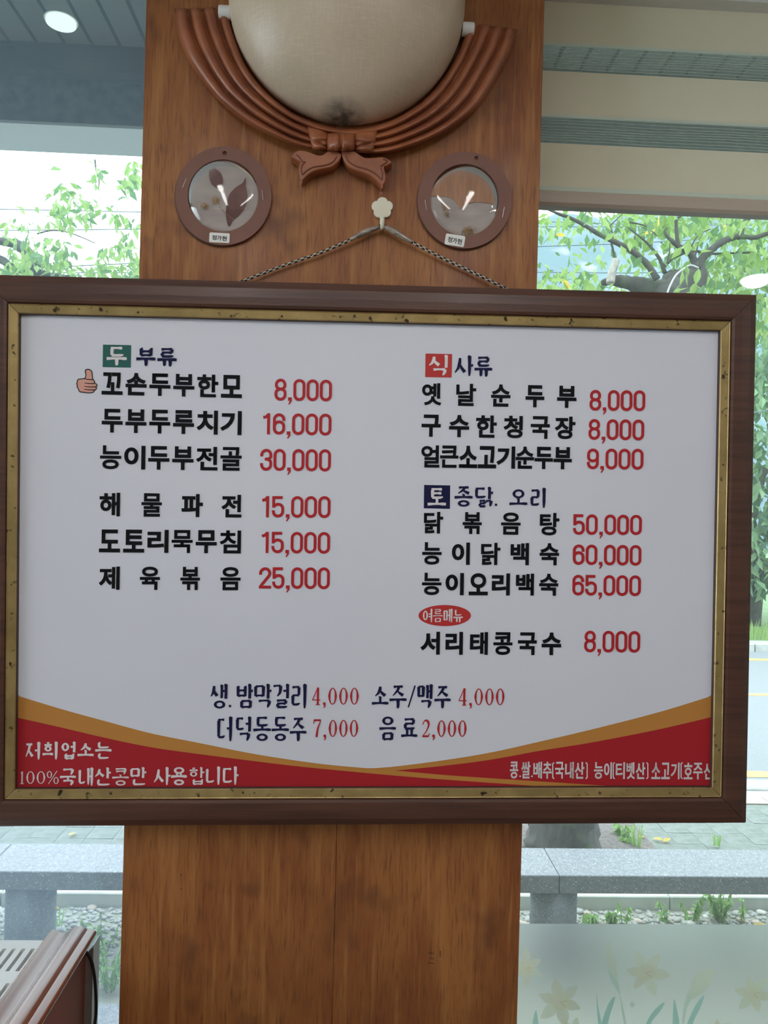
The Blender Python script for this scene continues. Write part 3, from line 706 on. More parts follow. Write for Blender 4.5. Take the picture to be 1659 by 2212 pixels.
def pillow(name, quad, h0, h1, folds, seed, nx=24, ny=16, base=.006):
    """a cushioned quad with carved folds; quad = 4 photo points clockwise from top left"""
    m = MB(); a, b, c, d_ = [cw(*p) for p in quad]
    for i in range(ny+1):
        for k in range(nx+1):
            u, v = k/nx, i/ny
            x = (a[0]*(1-u)+b[0]*u)*(1-v)+(d_[0]*(1-u)+c[0]*u)*v; y = (a[1]*(1-u)+b[1]*u)*(1-v)+(d_[1]*(1-u)+c[1]*u)*v
            x += (u-.5)*3*math.sin(math.pi*v); y += (v-.5)*4*math.sin(math.pi*u)
            e = (math.sin(math.pi*min(max(u,.0),1))*math.sin(math.pi*v))**.3 if 0 < u < 1 and 0 < v < 1 else 0
            h = base+h0*e+h1*e*folds(u, v)
            m.v.append(tuple(P(x, y, WF-h)))
    for i in range(ny):
        for k in range(nx): q = i*(nx+1)+k; m.f.append((q, q+nx+1, q+nx+2, q+1))
    return m.build(name, carved, swag, True)
knotf = lambda u, v: -1.3*math.exp(-((u-.49)/.05)**2)-.5*math.exp(-((u-.25)/.03)**2)*(abs(v-.5)*2)**2-.5*math.exp(-((u-.74)/.03)**2)*(abs(v-.5)*2)**2
pillow('bow_knot', [(585,325),(922,318),(922,530),(588,530)], .018, .005, knotf, 1, base=.012)
loopL = lambda u, v: .5*math.sin(v*16+u*3)*u-1.6*math.exp(-((v-(.55+.25*u))/.06)**2)*(.3+u*.7)
loopR = lambda u, v: .5*math.sin(v*16+(1-u)*3)*(1-u)-1.6*math.exp(-((v-(.8-.25*u))/.06)**2)*(.3+(1-u)*.7)
pillow('bow_loop', [(350,238),(590,318),(590,520),(420,515)], .011, .005, loopL, 2, base=.013)
pillow('bow_loop', [(918,318),(1195,270),(1130,560),(920,520)], .011, .005, loopR, 3, base=.013)
# ------------------------------------------------------------------ pressed-leaf rings
card = mat('brown_card', (.225,.10,.072), .6, var=(.20,.085,.06), vscale=(20,20,20), bump=.3, bscale=700)
card_edge = mat('brown_card_shade', (.13,.06,.045), .7)
tissue = mat('greyish_mulberry_paper', (.56,.47,.43), .7, var=(.40,.33,.31), vscale=(30,30,70), detail=6, vpos=(.3,.7))
plastic = glass_mat('clear_plastic_dome', (.97,.97,.97), 1.3, .04, rough=.06)
steel = mat('staple_steel', (.75,.72,.68), .3, metal=.9)
tagw = mat('white_sticker', (.82,.80,.76), .5)
leafb = mat('dried_leaf_brown', (.12,.04,.04), .6, var=(.20,.08,.065), vscale=(60,60,60), detail=5)
leafg = mat('dried_ginkgo_leaf', (.52,.25,.13), .55, var=(.38,.17,.09), vscale=(240,240,30), detail=4)
straw = mat('dried_straw_seed', (.50,.30,.12), .7, var=(.3,.17,.07), vscale=(200,200,200))
def ringthing(cx, cy, ro_, rix, riy, icx, icy, hole, staples, tagq, tagtilt, label):
    t = empty('pressed_leaf_ornament', P(cx, cy, WF), label, 'ornament')
    hx, hy, hr = hole
    outl = ellipse(cx, cy, ro_*.985, ro_*1.01, 72); inl = ellipse(icx, icy, rix, riy, 56); hl = ellipse(hx, hy, hr, hr, 14)
    px_shape('ring', [outl, inl, hl], WF-.0052, .002, card, t, bevel=.0002)
    px_shape('ring_backing', [ellipse(cx-1, cy+2, ro_*.99, ro_*1.012, 72)], WF-.0030, .0028, card_edge, t)
    px_shape('paper_window', [ellipse(icx, icy, rix+5, riy+5, 48)], WF-.00325, .0002, tissue, t)
    # clear dome
    c = P(icx, icy, WF-.0035); rx = rix/F*WF*.99; rz = riy/F*WF*.99; m = MB(); n, q = 40, 10
    for i in range(q+1):
        r = i/q
        for k in range(n): a = 2*math.pi*k/n; m.v.append((c.x+rx*r*math.cos(a), WF-.0035-.0085*(1-r*r)**.7, c.z+rz*r*math.sin(a)))
    for i in range(q):
        for k in range(n): m.f.append((i*n+k, i*n+(k+1) % n, (i+1)*n+(k+1) % n, (i+1)*n+k))
    m.build('clear_dome', plastic, t, True)
    for x0, y0, x1, y1 in staples:
        MB().tube([P(x0,y0,WF-.005), P(x0,y0,WF-.0056), P(x1,y1,WF-.0056), P(x1,y1,WF-.005)], .00035, 6).build('staple', steel, t)
    a, b, c_, d_ = tagq; cc = ((a+c_)/2, (b+d_)/2); hw, hh = (c_-a)/2, (d_-b)/2; ca, sa = math.cos(tagtilt), math.sin(tagtilt)
    rr2 = []
    for sx, sy, ph in ((1,-1,-90),(1,1,0),(-1,1,90),(-1,-1,180)):
        for k in range(5):
            an = math.radians(ph+22.5*k); x = sx*(hw-3)+3*math.cos(an); y = sy*(hh-3)+3*math.sin(an); rr2.append((cc[0]+x*ca-y*sa, cc[1]+x*sa+y*ca))
    tg = px_shape('name_tag', [rr2], WF-.0057, .0004, tagw, t)
    def mp(x, y, lay=0): return tuple(P(x, y, WF-.00585-.00001*lay))
    ik = Ink(1, mp)
    for j, ch in enumerate('정가현'):
        x0 = -hw*.72+j*hw*.5; x1 = x0+hw*.43; u0 = (cc[0]+x0, cc[1]-hh*.55)
        v, f, _l = GT[ch]
        pts = []
        for p_, q_ in v:
            x = x0+(x1-x0)*p_; y = hh*.5-hh*.95*q_+j*.5; pts.append(mp(cc[0]+x*ca-y*sa, cc[1]+x*sa+y*ca, 1))
        ik.mb.add(pts, [tuple(reversed(z)) for z in f])
        for lp in _l: ik.stroke([(cc[0]+X_*ca-Y_*sa, cc[1]+X_*sa+Y_*ca) for X_, Y_ in ((x0+(x1-x0)*v[i_][0], hh*.5-hh*.95*v[i_][1]+j*.5) for i_ in lp)], .45, closed=True)
    ik.done(ink_black, 'lettering', tg, True)
    return t
g3 = lambda x, y: (350+x/4.1475, 280+y/4.1475)
g4 = lambda x, y: (750+x/3.687, 280+y/3.687)
o1 = ringthing(482.4,423,105.7,76.5,77.5,482,422,(*g3(562,210),4.6),[(*g3(218,437),*g3(182,520)),(*g3(897,540),*g3(904,632))],(452,503,496,524),.05,
    'round brown card ornament with two dark red pressed leaves, left below the lamp')
def leaf(t, name, pts, m, d=.0006, off=0): px_shape(name, [catmull(pts, 4, True)], WF-.0042-off, .0003, m, t)
leaf(o1,'pressed_leaf',[g3(*p) for p in [(750,432),(748,500),(765,590),(755,660),(720,730),(680,775),(635,810),(605,865),(585,840),(572,760),(580,650),(610,570),(670,510),(720,480)]], leafb)
leaf(o1,'pressed_leaf',[g3(*p) for p in [(430,335),(480,350),(530,400),(545,460),(530,530),(490,520),(440,480),(420,410)]], leafb)
MB().tube([P(*g3(650,810),WF-.0045),P(*g3(580,760),WF-.0045),P(*g3(515,690),WF-.0045)], .0003, 5).build('stem', straw, o1)
def seed(t, x, y, r, n=9):
    m = MB(); c = P(x, y, WF-.0050)
    for k in range(n):
        a = 2*math.pi*k/n+R0.uniform(-.2,.2); q = R0.uniform(.8,1.2)*r
        e = c+Vector((math.cos(a)*q, .0004, math.sin(a)*q)); n_ = Vector((-math.sin(a),0,math.cos(a)))*r*.22
        m.add([c-n_, e-n_*.3, e+n_*.3, c+n_], [(0,1,2,3)])
    m.tube([c+Vector((0,.0012,0)), c+Vector((0,-.0006,0))], [r*.5, r*.35], 10)
    m.build('dried_flower', straw, t)
seed(o1,*g3(478,632),.0052); seed(o1,*g3(380,682),.0047)
o2 = ringthing(1003.9,432,103.5,74.5,77.5,1004,431.5,(*g4(1030,226),4.2),[(*g4(620,560),*g4(632,642)),(*g4(1252,618),*g4(1236,697))],(961.5,507,1004,531),.16,
    'round brown card ornament with a ginkgo leaf, right below the lamp')
leaf(o2,'ginkgo_leaf',[g4(*p) for p in [(897,632),(880,600),(850,560),(790,535),(720,530),(668,528),(675,480),(700,430),(740,390),(800,345),(860,308),(920,305),(970,318),(1030,325),(1080,380),(1120,400),(1140,450),(1165,500),(1178,560),(1160,590),(1100,583),(1030,575),(960,590),(920,610)]], leafg)
m = MB()
for k in range(60):
    f = k/60; c = P(*g4(760+45*f+R0.uniform(-14,14), 585+115*f), WF-.0046-R0.random()*.001); dv = Vector((R0.uniform(-1,1),-.2,R0.uniform(.2,1))).normalized()*.0022
    m.tube([c, c+dv], [.0004,.00015], 4)
m.build('seed_head', straw, o2)
m = MB()
for k in range(60):
    c = P(*g4(965+R0.gauss(0,24), 805+R0.gauss(0,16)), WF-.0044-R0.random()*.0012); dv = Vector((R0.uniform(-1,1),-.2,R0.uniform(-1,1))).normalized()*.0025
    m.tube([c, c+dv], [.0005,.0002], 4)
m.build('dried_flower', straw, o2)
# ------------------------------------------------------------------ flower hook and cord
ivory = mat('ivory_plastic', (.80,.74,.60), .35, var=(.74,.67,.52), vscale=(30,30,30))
hook = empty('flower_hook', P(826,450,WF), 'small ivory flower-shaped adhesive hook above the menu board', 'hook')
fl = []
for k in range(60):
    a = 2*math.pi*k/60-math.pi/2; r = 19.5+4.3*abs(math.cos(a*2.5+math.pi*1.25))**.7*1.1-.6
    fl.append((826+r*math.cos(a)*1.0, 448.5+r*math.sin(a)*.98))
px_shape('flower_plate', [fl], WF-.0035, .0034, ivory, hook, bevel=.0006)
px_shape('stem', [[(820.5,464),(830.5,464),(829.5,497),(821,497)]], WF-.0045, .003, ivory, hook, bevel=.0005)
c = P(825,497,WF); MB().tube([c+Vector((0,-.003,.003)), c+Vector((0,-.006,-.001)), c+Vector((0,-.0105,-.001)), c+Vector((0,-.013,.004)), c+Vector((0,-.0125,.009))], .0024, 8).build('hook_arm', ivory, hook, True)
black_c = mat('black_cord', (.012,.012,.013), .6); white_c = mat('cream_cord', (.62,.56,.46), .7)
rope = empty('hanging_cord', P(825,490,WF-.009), 'black and cream braided cord carrying the menu board over the flower hook', 'cord')
ctrl = [(500,618,.862),(535.6,603,.862),(615,573,.863),(687.5,547.6,.862),(750,521.4,.861),(782.5,505,.860),(805,495,.860),(825,488,.860),(845,495,.860),(864,507,.860),(902,529.5,.861),(951,555,.862),(994,575.6,.863),(1037.5,596,.862),(1083.6,619,.861),(1110,632,.861)]
path = catmull([tuple(P(*c_)) for c_ in ctrl], 26); path = [Vector(p) for p in path]
cum = [0]
for a, b in zip(path, path[1:]): cum.append(cum[-1]+(b-a).length)
for sidx in range(4):
    m = MB(); pts = []
    for i, p in enumerate(path):
        dd_ = (path[min(i+1, len(path)-1)]-path[max(i-1, 0)]).normalized(); up = Vector((0,-1,0)); sd = dd_.cross(up).normalized()
        sgn = 1 if sidx % 2 == 0 else -1
        a = sgn*cum[i]/.0075*2*math.pi+ (math.pi if sidx > 1 else 0)
        pts.append(p+(up*math.cos(a)*.7+sd*math.sin(a))*.00105)
    m.tube(pts, .00078, 6); m.build('strand', black_c if sidx in (0, 3) else white_c, rope, True)
tape = mat('clear_tape_wrap', (.40,.33,.26), .3, var=(.16,.13,.11), vscale=(60,60,300), coat=.6, detail=4)
for seg in ([(758,517),(782,505),(800,497),(820,490)], [(831,490),(846,497),(864,508),(890,523)]):
    pp = catmull([tuple(P(x, y, .8598)) for x, y in seg], 6); n = len(pp)
    MB().tube(pp, [.0019+.0016*math.sin(math.pi*min(1, i/n*1.1)) for i in range(n)], 10, .08, R0).build('tape_wrap', tape, rope, True)
# ------------------------------------------------------------------ striped blind in the right window
BY = .965
opq = mat('blind_cream_fabric', (.95,.90,.72), .85, bump=.3, bscale=(1500,1500,900), trans=.16)
edge_m = mat('blind_fabric_double_edge', (.90,.92,.84), .85, trans=.5)
railm = mat('taupe_blind_rail', (.58,.48,.39), .38)
sheer = bpy.data.materials.new('sheer_fabric'); sheer.use_nodes = True; n = sheer.node_tree; n.nodes.clear()
o_ = n.nodes.new('ShaderNodeOutputMaterial'); tr_ = n.nodes.new('ShaderNodeBsdfTransparent'); df = n.nodes.new('ShaderNodeBsdfTranslucent'); df.inputs[0].default_value = (.70,.78,.72,1)
df2 = n.nodes.new('ShaderNodeBsdfDiffuse'); df2.inputs[0].default_value = (.6,.64,.6,1); md = n.nodes.new('ShaderNodeMixShader')
mx = n.nodes.new('ShaderNodeMixShader'); wv_ = n.nodes.new('ShaderNodeTexWave'); wv_.bands_direction = 'X'; wv_.inputs['Scale'].default_value = 320
tc_ = n.nodes.new('ShaderNodeTexCoord'); ma = n.nodes.new('ShaderNodeMath'); ma.operation = 'MULTIPLY_ADD'; ma.inputs[1].default_value = .14; ma.inputs[2].default_value = .05
n.links.new(tc_.outputs['Object'], wv_.inputs['Vector']); n.links.new(wv_.outputs['Fac'], ma.inputs[0]); n.links.new(ma.outputs[0], mx.inputs[0])
n.links.new(df.outputs[0], md.inputs[1]); n.links.new(df2.outputs[0], md.inputs[2])
n.links.new(tr_.outputs[0], mx.inputs[1]); n.links.new(md.outputs[0], mx.inputs[2]); n.links.new(mx.outputs[0], o_.inputs[0])
zx = 1400
def bz(y): return P(1165, y, BY).z
BX0, BX1 = P(1150,300,BY).x, 2.2
blind = empty('striped_blind', (BX0,BY,bz(0)), 'cream striped roller blind with sheer bands in the right window', 'blind')
def band(a, b, name, m, dy=0, th=.0008):
    MB().box((BX0,BY+dy,bz(b)),(BX1,BY+dy+th,bz(a))).build(name, m, blind)
for a, b in ((-40,2),(2,90),(151.5,245),(307.5,401)):
    if a < 0: continue
    band(a, b, 'opaque_band', opq)
for a, b in ((90,95.5),(245,250.5),(401,410)): band(a, b, 'band_edge', edge_m)
for a, b in ((95.5,151.5),(250.5,307.5)):
    band(a, b, 'sheer_band', sheer)
    m = MB()
    for k in range(9):
        y = a+3+(b-a-4)*k/8.6; z = bz(y)
        pts = [(BX0+(BX1-BX0)*i/40, BY-.0006, z+.0006*math.sin(i*.55+k)+.0004*math.sin(i*1.7+a)) for i in range(41)]
        m.tube(pts, .0003, 4)
    th_ = m.build('weft_thread', edge_m, blind); th_['kind'] = 'stuff'
m = MB(); z0, z1 = bz(412), bz(451)
prof = [(-.002,z0),(-.009,z0-.003),(-.010,z0-.010),(-.013,(z0+z1)/2+.001),(-.013,z1+.004),(-.010,z1),(.004,z1),(.006,z1+.004),(.006,z0)]
vs = [(x, BY+y, z) for x in (BX0,BX1) for y, z in prof]; k = len(prof)
m.add(vs, [tuple(range(k)), tuple(range(2*k-1,k-1,-1))]+[(i,(i+1) % k,(i+1) % k+k,i+k) for i in range(k)])
br_ = m.build('bottom_rail', railm, blind)
MB().box((BX0,BY-.02,bz(2)),(BX1,BY+.02,min(bz(-30),CZ-.002))).build('head_rail', metal_w, blind)
# ------------------------------------------------------------------ frosted daffodil film on the right glass
FY = WY-.0012
def film_m(name, col, tr=.8, fwd=.94):
    """frosted film: scatters the daylight forward, as etched glass does"""
    m = bpy.data.materials.new(name); m.use_nodes = True; n = m.node_tree; n.nodes.clear(); L = n.links.new
    o = n.nodes.new('ShaderNodeOutputMaterial'); a = n.nodes.new('ShaderNodeBsdfTranslucent'); b = n.nodes.new('ShaderNodeBsdfDiffuse'); x = n.nodes.new('ShaderNodeMixShader'); x.inputs[0].default_value = tr
    rf = n.nodes.new('ShaderNodeBsdfRefraction'); rf.inputs['Roughness'].default_value = .75; rf.inputs['IOR'].default_value = 1.08; y = n.nodes.new('ShaderNodeMixShader'); y.inputs[0].default_value = fwd
    t = n.nodes.new('ShaderNodeTexCoord'); q = n.nodes.new('ShaderNodeTexNoise'); q.inputs['Scale'].default_value = 700; r = n.nodes.new('ShaderNodeValToRGB')
    r.color_ramp.elements[0].color = (*[c*.93 for c in col], 1); r.color_ramp.elements[1].color = (*[min(1, c*1.04) for c in col], 1)
    L(t.outputs['Object'], q.inputs['Vector']); L(q.outputs['Fac'], r.inputs['Fac'])
    for z in (a, b, rf): L(r.outputs['Color'], z.inputs['Color'])
    L(b.outputs[0], x.inputs[1]); L(a.outputs[0], x.inputs[2]); L(x.outputs[0], y.inputs[1]); L(rf.outputs[0], y.inputs[2]); L(y.outputs[0], o.inputs[0]); return m
zf = P(1400,1996.5,FY).z; film = MB().add([(.206,FY,.42),(X1-.06,FY,.42),(X1-.06,FY,zf),(.206,FY,zf)], [(0,1,2,3)]).build('frosted_film', film_m('frosted_film', (.98,1,.985), .85, .95), w2)
peach = film_m('film_peach', (1,.93,.80)); peach2 = film_m('film_pale_yellow', (.99,.97,.84)); teal = film_m('film_teal', (.62,.86,.81)); rust = film_m('film_rust', (.93,.72,.58)); pgreen = film_m('film_pale_green', (.86,.95,.87))
def fm(x, y): return (1110+x/3.022, 1990+y/3.022)
FL = [0]
def film_shape(name, pts, m, lay, sm=4):
    FL[0] += 1; lay = 1+FL[0]*.12
    o = [P(*fm(*p), FY) for p in (catmull(pts, sm, True) if sm else pts)]; me = shape_mesh([[(q.x, q.z) for q in o]])
    me.transform(Matrix(((1,0,0,0),(0,0,-1,FY-.0002*lay),(0,1,0,0),(0,0,0,1)))); link(name, me, m, w2)
def daffodil(cx, cy, r, rot, seed):
    rn = random.Random(seed)
    for k in range(6):
        a = rot+k*math.pi/3; R_ = r*rn.uniform(.85,1.1); q = lambda ang, rad: (cx+math.cos(ang)*rad, cy+math.sin(ang)*rad)
        film_shape('petal', [q(a-.5,.22*r), q(a-.42,.62*R_), q(a-.12,.92*R_), q(a+.05,1.06*R_), q(a+.2,.85*R_), q(a+.45,.6*R_), q(a+.5,.22*r)], peach if (k+seed) % 3 else peach2, 1+k*.3)
    film_shape('trumpet', [(cx+r*.4*math.cos(k*math.pi/5)*(1+.15*(k % 2)), cy+r*.34*math.sin(k*math.pi/5)*(1+.15*(k % 2))) for k in range(10)], peach, 3.4)
    for k in range(5):
        a = -.9+k*.45+rot; film_shape('stamen', [(cx,cy-2),(cx+r*.3*math.cos(a)+2,cy+r*.3*math.sin(a)),(cx+r*.3*math.cos(a),cy+r*.3*math.sin(a)+4),(cx-1,cy+2)], rust if k % 2 else peach2, 3.8, 0)
daffodil(300,525,150,.3,1); daffodil(860,335,140,.1,2); daffodil(80,300,120,.5,3); daffodil(1560,470,135,.2,4); daffodil(390,720,90,.7,5); daffodil(1330,720,95,.4,6); daffodil(1760,330,120,.4,7); daffodil(1900,560,140,.9,8)
for pts, mm in [([(655,483),(650,520),(625,600),(600,690),(565,760),(560,700),(585,600),(620,520)], teal), ([(535,460),(545,540),(565,640),(575,760),(560,760),(545,640),(537,540)], teal),
    ([(980,522),(950,580),(900,640),(860,720),(820,760),(850,680),(890,600),(940,545)], teal), ([(1042,500),(1060,570),(1075,660),(1070,760),(1035,760),(1032,640),(1035,560)], teal),
    ([(1238,478),(1210,560),(1170,640),(1130,760),(1090,760),(1130,650),(1170,560),(1210,500)], teal), ([(140,572),(152,620),(158,700),(150,760),(115,760),(120,650)], teal),
    ([(1140,440),(1155,490),(1125,560),(1105,650),(1095,760),(1082,760),(1095,640),(1105,540)], pgreen), ([(610,280),(650,340),(680,400),(690,470),(660,430),(625,370)], pgreen),
    ([(690,470),(712,570),(730,660),(745,760),(735,760),(712,650),(698,560)], pgreen),
    ([(1200,320),(1295,305),(1300,350),(1250,440),(1160,500),(1140,480),(1150,400)], peach2), ([(605,125),(640,200),(665,280),(675,370),(640,340),(608,290),(600,200)], peach2), ([(760,520),(785,530),(770,555),(755,540)], pgreen)]:
    film_shape('print_leaf', pts, mm, 4.4)
# ------------------------------------------------------------------ lower left corner: partition, appliance, cable
cherry = mat('glossy_cherry_wood', (.27,.075,.03), .26, var=(.20,.052,.022), vscale=(30,4,30), detail=4, coat=.5)
cherry2 = mat('cherry_panel', (.34,.105,.07), .5, var=(.28,.085,.055), vscale=(10,4,10))
YE = .955
pr = [(505,1270),(515,1252),(540,1232),(560,1238),(580,1245),(620,1262),(655,1266),(690,1260),(725,1236),(760,1212),(810,1200),(860,1205),(893,1226),(905,1236),(915,1228),(958,1236),(985,1246),(997,1268),(990,1300),(965,1345),(930,1400),(893,1455)]
pw = [P(x/4.7875, 1750+y/4.7875, YE) for x, y in pr]; zlow = pw[-1].z
prof = catmull([(q.x, q.z) for q in pw], 4)
part = empty('booth_partition', (prof[-1][0]-.02, .55, 0), 'glossy reddish-brown wooden booth partition with moulded top rail, lower left corner', 'partition')
lx0 = prof[0][0]+.004; k0 = prof[-1][0]
vs = []; prof2 = prof+[(lx0, zlow)]; k = len(prof2)
for y in (YE, .12): vs += [(x, y, z) for x, z in prof2]
m = MB().add(vs, [tuple(reversed(range(k))), tuple(range(k, 2*k))]+[(i, (i+1) % k, (i+1) % k+k, i+k) for i in range(k)])
tr = m.build('top_rail', cherry, part)
bm = bmesh.new(); bm.from_mesh(tr.data); bmesh.ops.recalc_face_normals(bm, faces=bm.faces); bm.to_mesh(tr.data); bm.free()
MB().box((lx0+.006,.14,0.0),(k0-.0002,YE-.001,zlow)).build('panel', cherry2, part)
a, b = P(186,2036,YE+.01), P(205,2036,YE+.01)
m = MB()
for u_, v_, r_ in ((540,1500,9),(556,1488,7),(530,1520,6),(570,1476,5),(622,1441,5),(515,1530,4)):
    c_ = P(u_/4.7875, 1750+v_/4.7875, YE-.11); 
    m.tube([Vector((c_.x, YE-.13, 1.1565-.0012)), Vector((c_.x+.002, YE-.12, 1.1565+.0003))], .0005*r_/5, 6)
post = empty('metal_post', ((a.x+b.x)/2,YE+.015,0), 'narrow grey metal post behind the end of the wooden partition', 'post')
greym = mat('brushed_grey_metal', (.42,.43,.42), .35, metal=.6)
m = MB(); zt = a.z
m.add([(a.x,YE+.004,0),(b.x,YE+.004,0),(b.x,YE+.03,0),(a.x,YE+.03,0),(a.x,YE+.004,zt-.012),(b.x,YE+.004,zt),(b.x,YE+.03,zt),(a.x,YE+.03,zt-.012)],
    [(3,2,1,0),(4,5,6,7),(0,1,5,4),(1,2,6,5),(2,3,7,6),(3,0,4,7)]); m.build('upright', greym, post, bevel=.0008, seg=1)
MB().box((a.x-.002,YE+.0015,zt-.045),(b.x-.003,YE+.0038,zt-.014)).build('cap_plate', mat('taupe_cap', (.33,.28,.26), .4), post)
cab = MB().tube(catmull([tuple(P(x, y, YE-.004)) for x, y in ((183,2054),(190,2062),(198,2078),(204,2110),(207,2150),(207,2190),(203,2230),(198,2330))], 6), .0019, 8).build('power_cable', black_c, None, True)
tag(cab, 'thin black power cable hanging beside the wooden partition', 'cable')
wht = mat('white_appliance_plastic', (.86,.88,.88), .4)
zt = P(60,2031,.945).z; ax1 = lx0-.004
app = empty('air_purifier', (ax1-.15,.8,0), 'white appliance with a slotted grille top, left of the wooden partition', 'appliance')
black_s = mat('dark_slot', (.03,.035,.035), .6)
pitch = 20*.9/F*1.02; yb, ya = PG(100,2049,zt).y, PG(60,2098,zt).y
xs = [PG(93,2049,zt).x-pitch*i for i in range(-1, 16)]
rows = [(ya, yb), (ya-.075, ya-.022), (ya-.15, ya-.097)]
m = MB(); xl, xr = ax1-.36, ax1; yl, yh = .55, .945
# top built as bars between the slots
cur = yh
for (r0, r1) in rows:
    m.box((xl,r1,zt-.012),(xr,cur,zt))
    e = xr
    for x in sorted(xs, reverse=True):
        if x+.0022 < e and x-.0022 > xl: m.box((x+.0022,r0,zt-.012),(e,r1,zt)); e = x-.0022
    m.box((xl,r0,zt-.012),(e,r1,zt)); cur = r0
m.box((xl,yl,zt-.012),(xr,cur,zt)); m.build('grille_top', wht, app)
MB().box((xl,yl,0.01),(xr,yh,zt-.014)).build('body', wht, app, bevel=.004)
MB().box((xl+.006,yl+.006,zt-.0139),(xr-.006,yh-.006,zt-.0125)).build('inner_filter', black_s, app)
# ------------------------------------------------------------------ outside: canopy over the window
soffit_m = mat('grey_soffit_board', (.19,.185,.18), .6, var=(.155,.15,.145), vscale=(4,1,4))
joint_m = mat('dark_joint', (.045,.045,.05), .8)
beam_m = mat('blue_grey_render', (.17,.185,.21), .9, var=(.115,.13,.155), vscale=(26,26,26), detail=5, bump=.4, bscale=120)
beam_l = mat('bounce_lit_beam', (.72,.75,.79), .8)
GZ0 = EYE.z-2.38-.3
CH = EYE.z+1.75; CD = 2.98
canopy = struct('trim_1', MB().box((-12,WY+.1,CH+.03),(12,3.3,CH+.12)), joint_m)  # outer ends lengthened to keep side daylight off the bench front
x = -5.4
bx_ref = PG(82,0,CH).x
k = 0; step = .1045
x = bx_ref-step*38
while x < 5.8:
    o = MB().box((x+.007,WY+.1,CH),(x+step-.007,CD,CH+.028)).build('soffit_board', soffit_m, canopy); x += step
MB().box((-12,CD-.005,CH-.10),(12,CD+.06,CH+.02)).build('metal_channel', mat('dark_channel', (.07,.072,.075), .5), canopy)
z1 = P(150,265,CD+.06).z
beam = struct('trim_2', MB().box((-12,CD+.061,z1),(12,CD+.30,CH+.25)), beam_m)
MB().box((-12,CD+.061,z1-.012),(12,CD+.30,z1-.0005)).build('bounce_lit_underside', beam_l, beam)  # light bounced from the ground onto the beam's underside, put in as pale colour
facade_block = MB(); facade_block.box((-12,WY-.02,GZ0),(X0-.13,WY+.12,CH+.3)); facade_block.box((X1+.13,WY-.02,GZ0),(12,WY+.12,CH+.3)); facade_block.box((X0-.13,WY+.101,GZ0),(X1+.13,WY+.12,.42)); facade_block.box((X0-.13,WY+.101,CZ+.39),(X1+.13,WY+.12,CH+.3))  # side stretches added to stop daylight pouring around the room
struct('wall_outer_light_block', facade_block, mat('outer_wall_render', (.30,.29,.27), .85, bump=.3))
struct('trim_10', MB().box((X0-.2,YB-.2,CZ+.42),(X1+.2,WY+.1,CZ+.5)), mat('roof_slab', (.2,.2,.2), .8))
# round canopy lamp
q = PG(132,46,CH-.005)
cl = empty('soffit_lamp', q, 'round lit lamp flush in the grey canopy ceiling, upper left', 'light')
MB().tube([(q.x,q.y,CH-.014),(q.x,q.y,CH-.0005)], .052, 32).build('diffuser', emis('lit_canopy_lamp', (.85,1,.88), 1.6), cl)
MB().tube([(q.x,q.y,CH-.004),(q.x,q.y,CH)], .058, 32).build('rim', metal_w, cl)
# ------------------------------------------------------------------ outside: ground
GZ = EYE.z-2.38
asphalt = mat('grey_asphalt', (.19,.205,.215), .9, var=(.16,.175,.185), vscale=(40,40,40), detail=6, bump=.4, bscale=300)
conc = mat('pale_concrete', (.36,.38,.36), .85, var=(.28,.30,.28), vscale=(6,6,6), detail=5)
paver_m = mat('grey_green_paver', (.18,.20,.185), .85, var=(.12,.145,.125), vscale=(14,14,14), detail=6, spots=[((.55,.58,.55), (220,220,220), .68,.75)])
joint_g = mat('mossy_joint_soil', (.13,.16,.10), .95)
yellow = mat('yellow_road_paint', (.55,.33,.08), .7, var=(.42,.30,.12), vscale=(10,10,10))
grass_g = mat('verge_grass', (.09,.16,.06), .9, var=(.13,.22,.09), vscale=(3,3,3))
XL, XR = -40, 40
struct('trim_3', MB().box((XL,WY+.1,GZ-.3),(XR,16,GZ-.03)), joint_g)          # subsoil
road = MB().box((XL,6.93,GZ-.03),(XR,13.86,GZ-.015)); road = struct('trim_4', road, asphalt)
for a, b in ((7.05,7.22),(10.37,10.50),(13.0,13.18)):
    MB().box((XL,a,GZ-.0149),(XR,b,GZ-.0105)).build('road_line', yellow, road)
kerb = empty('kerb', (0,6.8,GZ), 'pale concrete kerb along the near edge of the road', 'kerb')
for i in range(-8, 12): MB().box((i+.004,6.66,GZ-.03),(i+.996,6.92,GZ+.015)).build('kerb_stone', conc, kerb, bevel=.01, seg=1)
kerb2 = empty('kerb', (0,14,GZ), 'pale kerb on the far side of the road below the trees', 'kerb')
for i in range(-12, 20): MB().box((i*1.5+.01,13.87,GZ-.03),(i*1.5+1.49,14.3,GZ+.13)).build('kerb_stone', conc, kerb2, bevel=.01, seg=1)
pavement = struct('trim_5', MB().box((-14,4.75,GZ-.03),(14,6.65,GZ-.012)), joint_g)
pm = MB().box((-.0965,-.0965,0),(.0965,.0965,.012)).mesh('paver'); pm.materials.append(paver_m)
mid = MB(); x = -4.4
px0 = PG(1400,1785,GZ).x % .195
yy0 = 4.77
for r in range(8):
    y = yy0+.0975+r*.195
    for c_ in range(-26, 27):
        xx = px0+c_*.195
        vis = (-3.5 < xx < -1.7) or (1.15 < xx < 3.9)
        hz = R0.uniform(-.002,.002)
        if vis:
            o = bpy.data.objects.new('paver', pm); C.objects.link(o); o.parent = pavement; o.location = (xx, y, GZ-.012+hz); o.rotation_euler = (R0.uniform(-.01,.01), R0.uniform(-.01,.01), 0)
        else: mid.box((xx-.0965,y-.0965,GZ-.012),(xx+.0965,y+.0965,GZ+hz))
o = mid.build('paver', paver_m, pavement); o['kind'] = 'stuff'
tact = mat('beige_tactile_stone', (.36,.33,.27), .85)
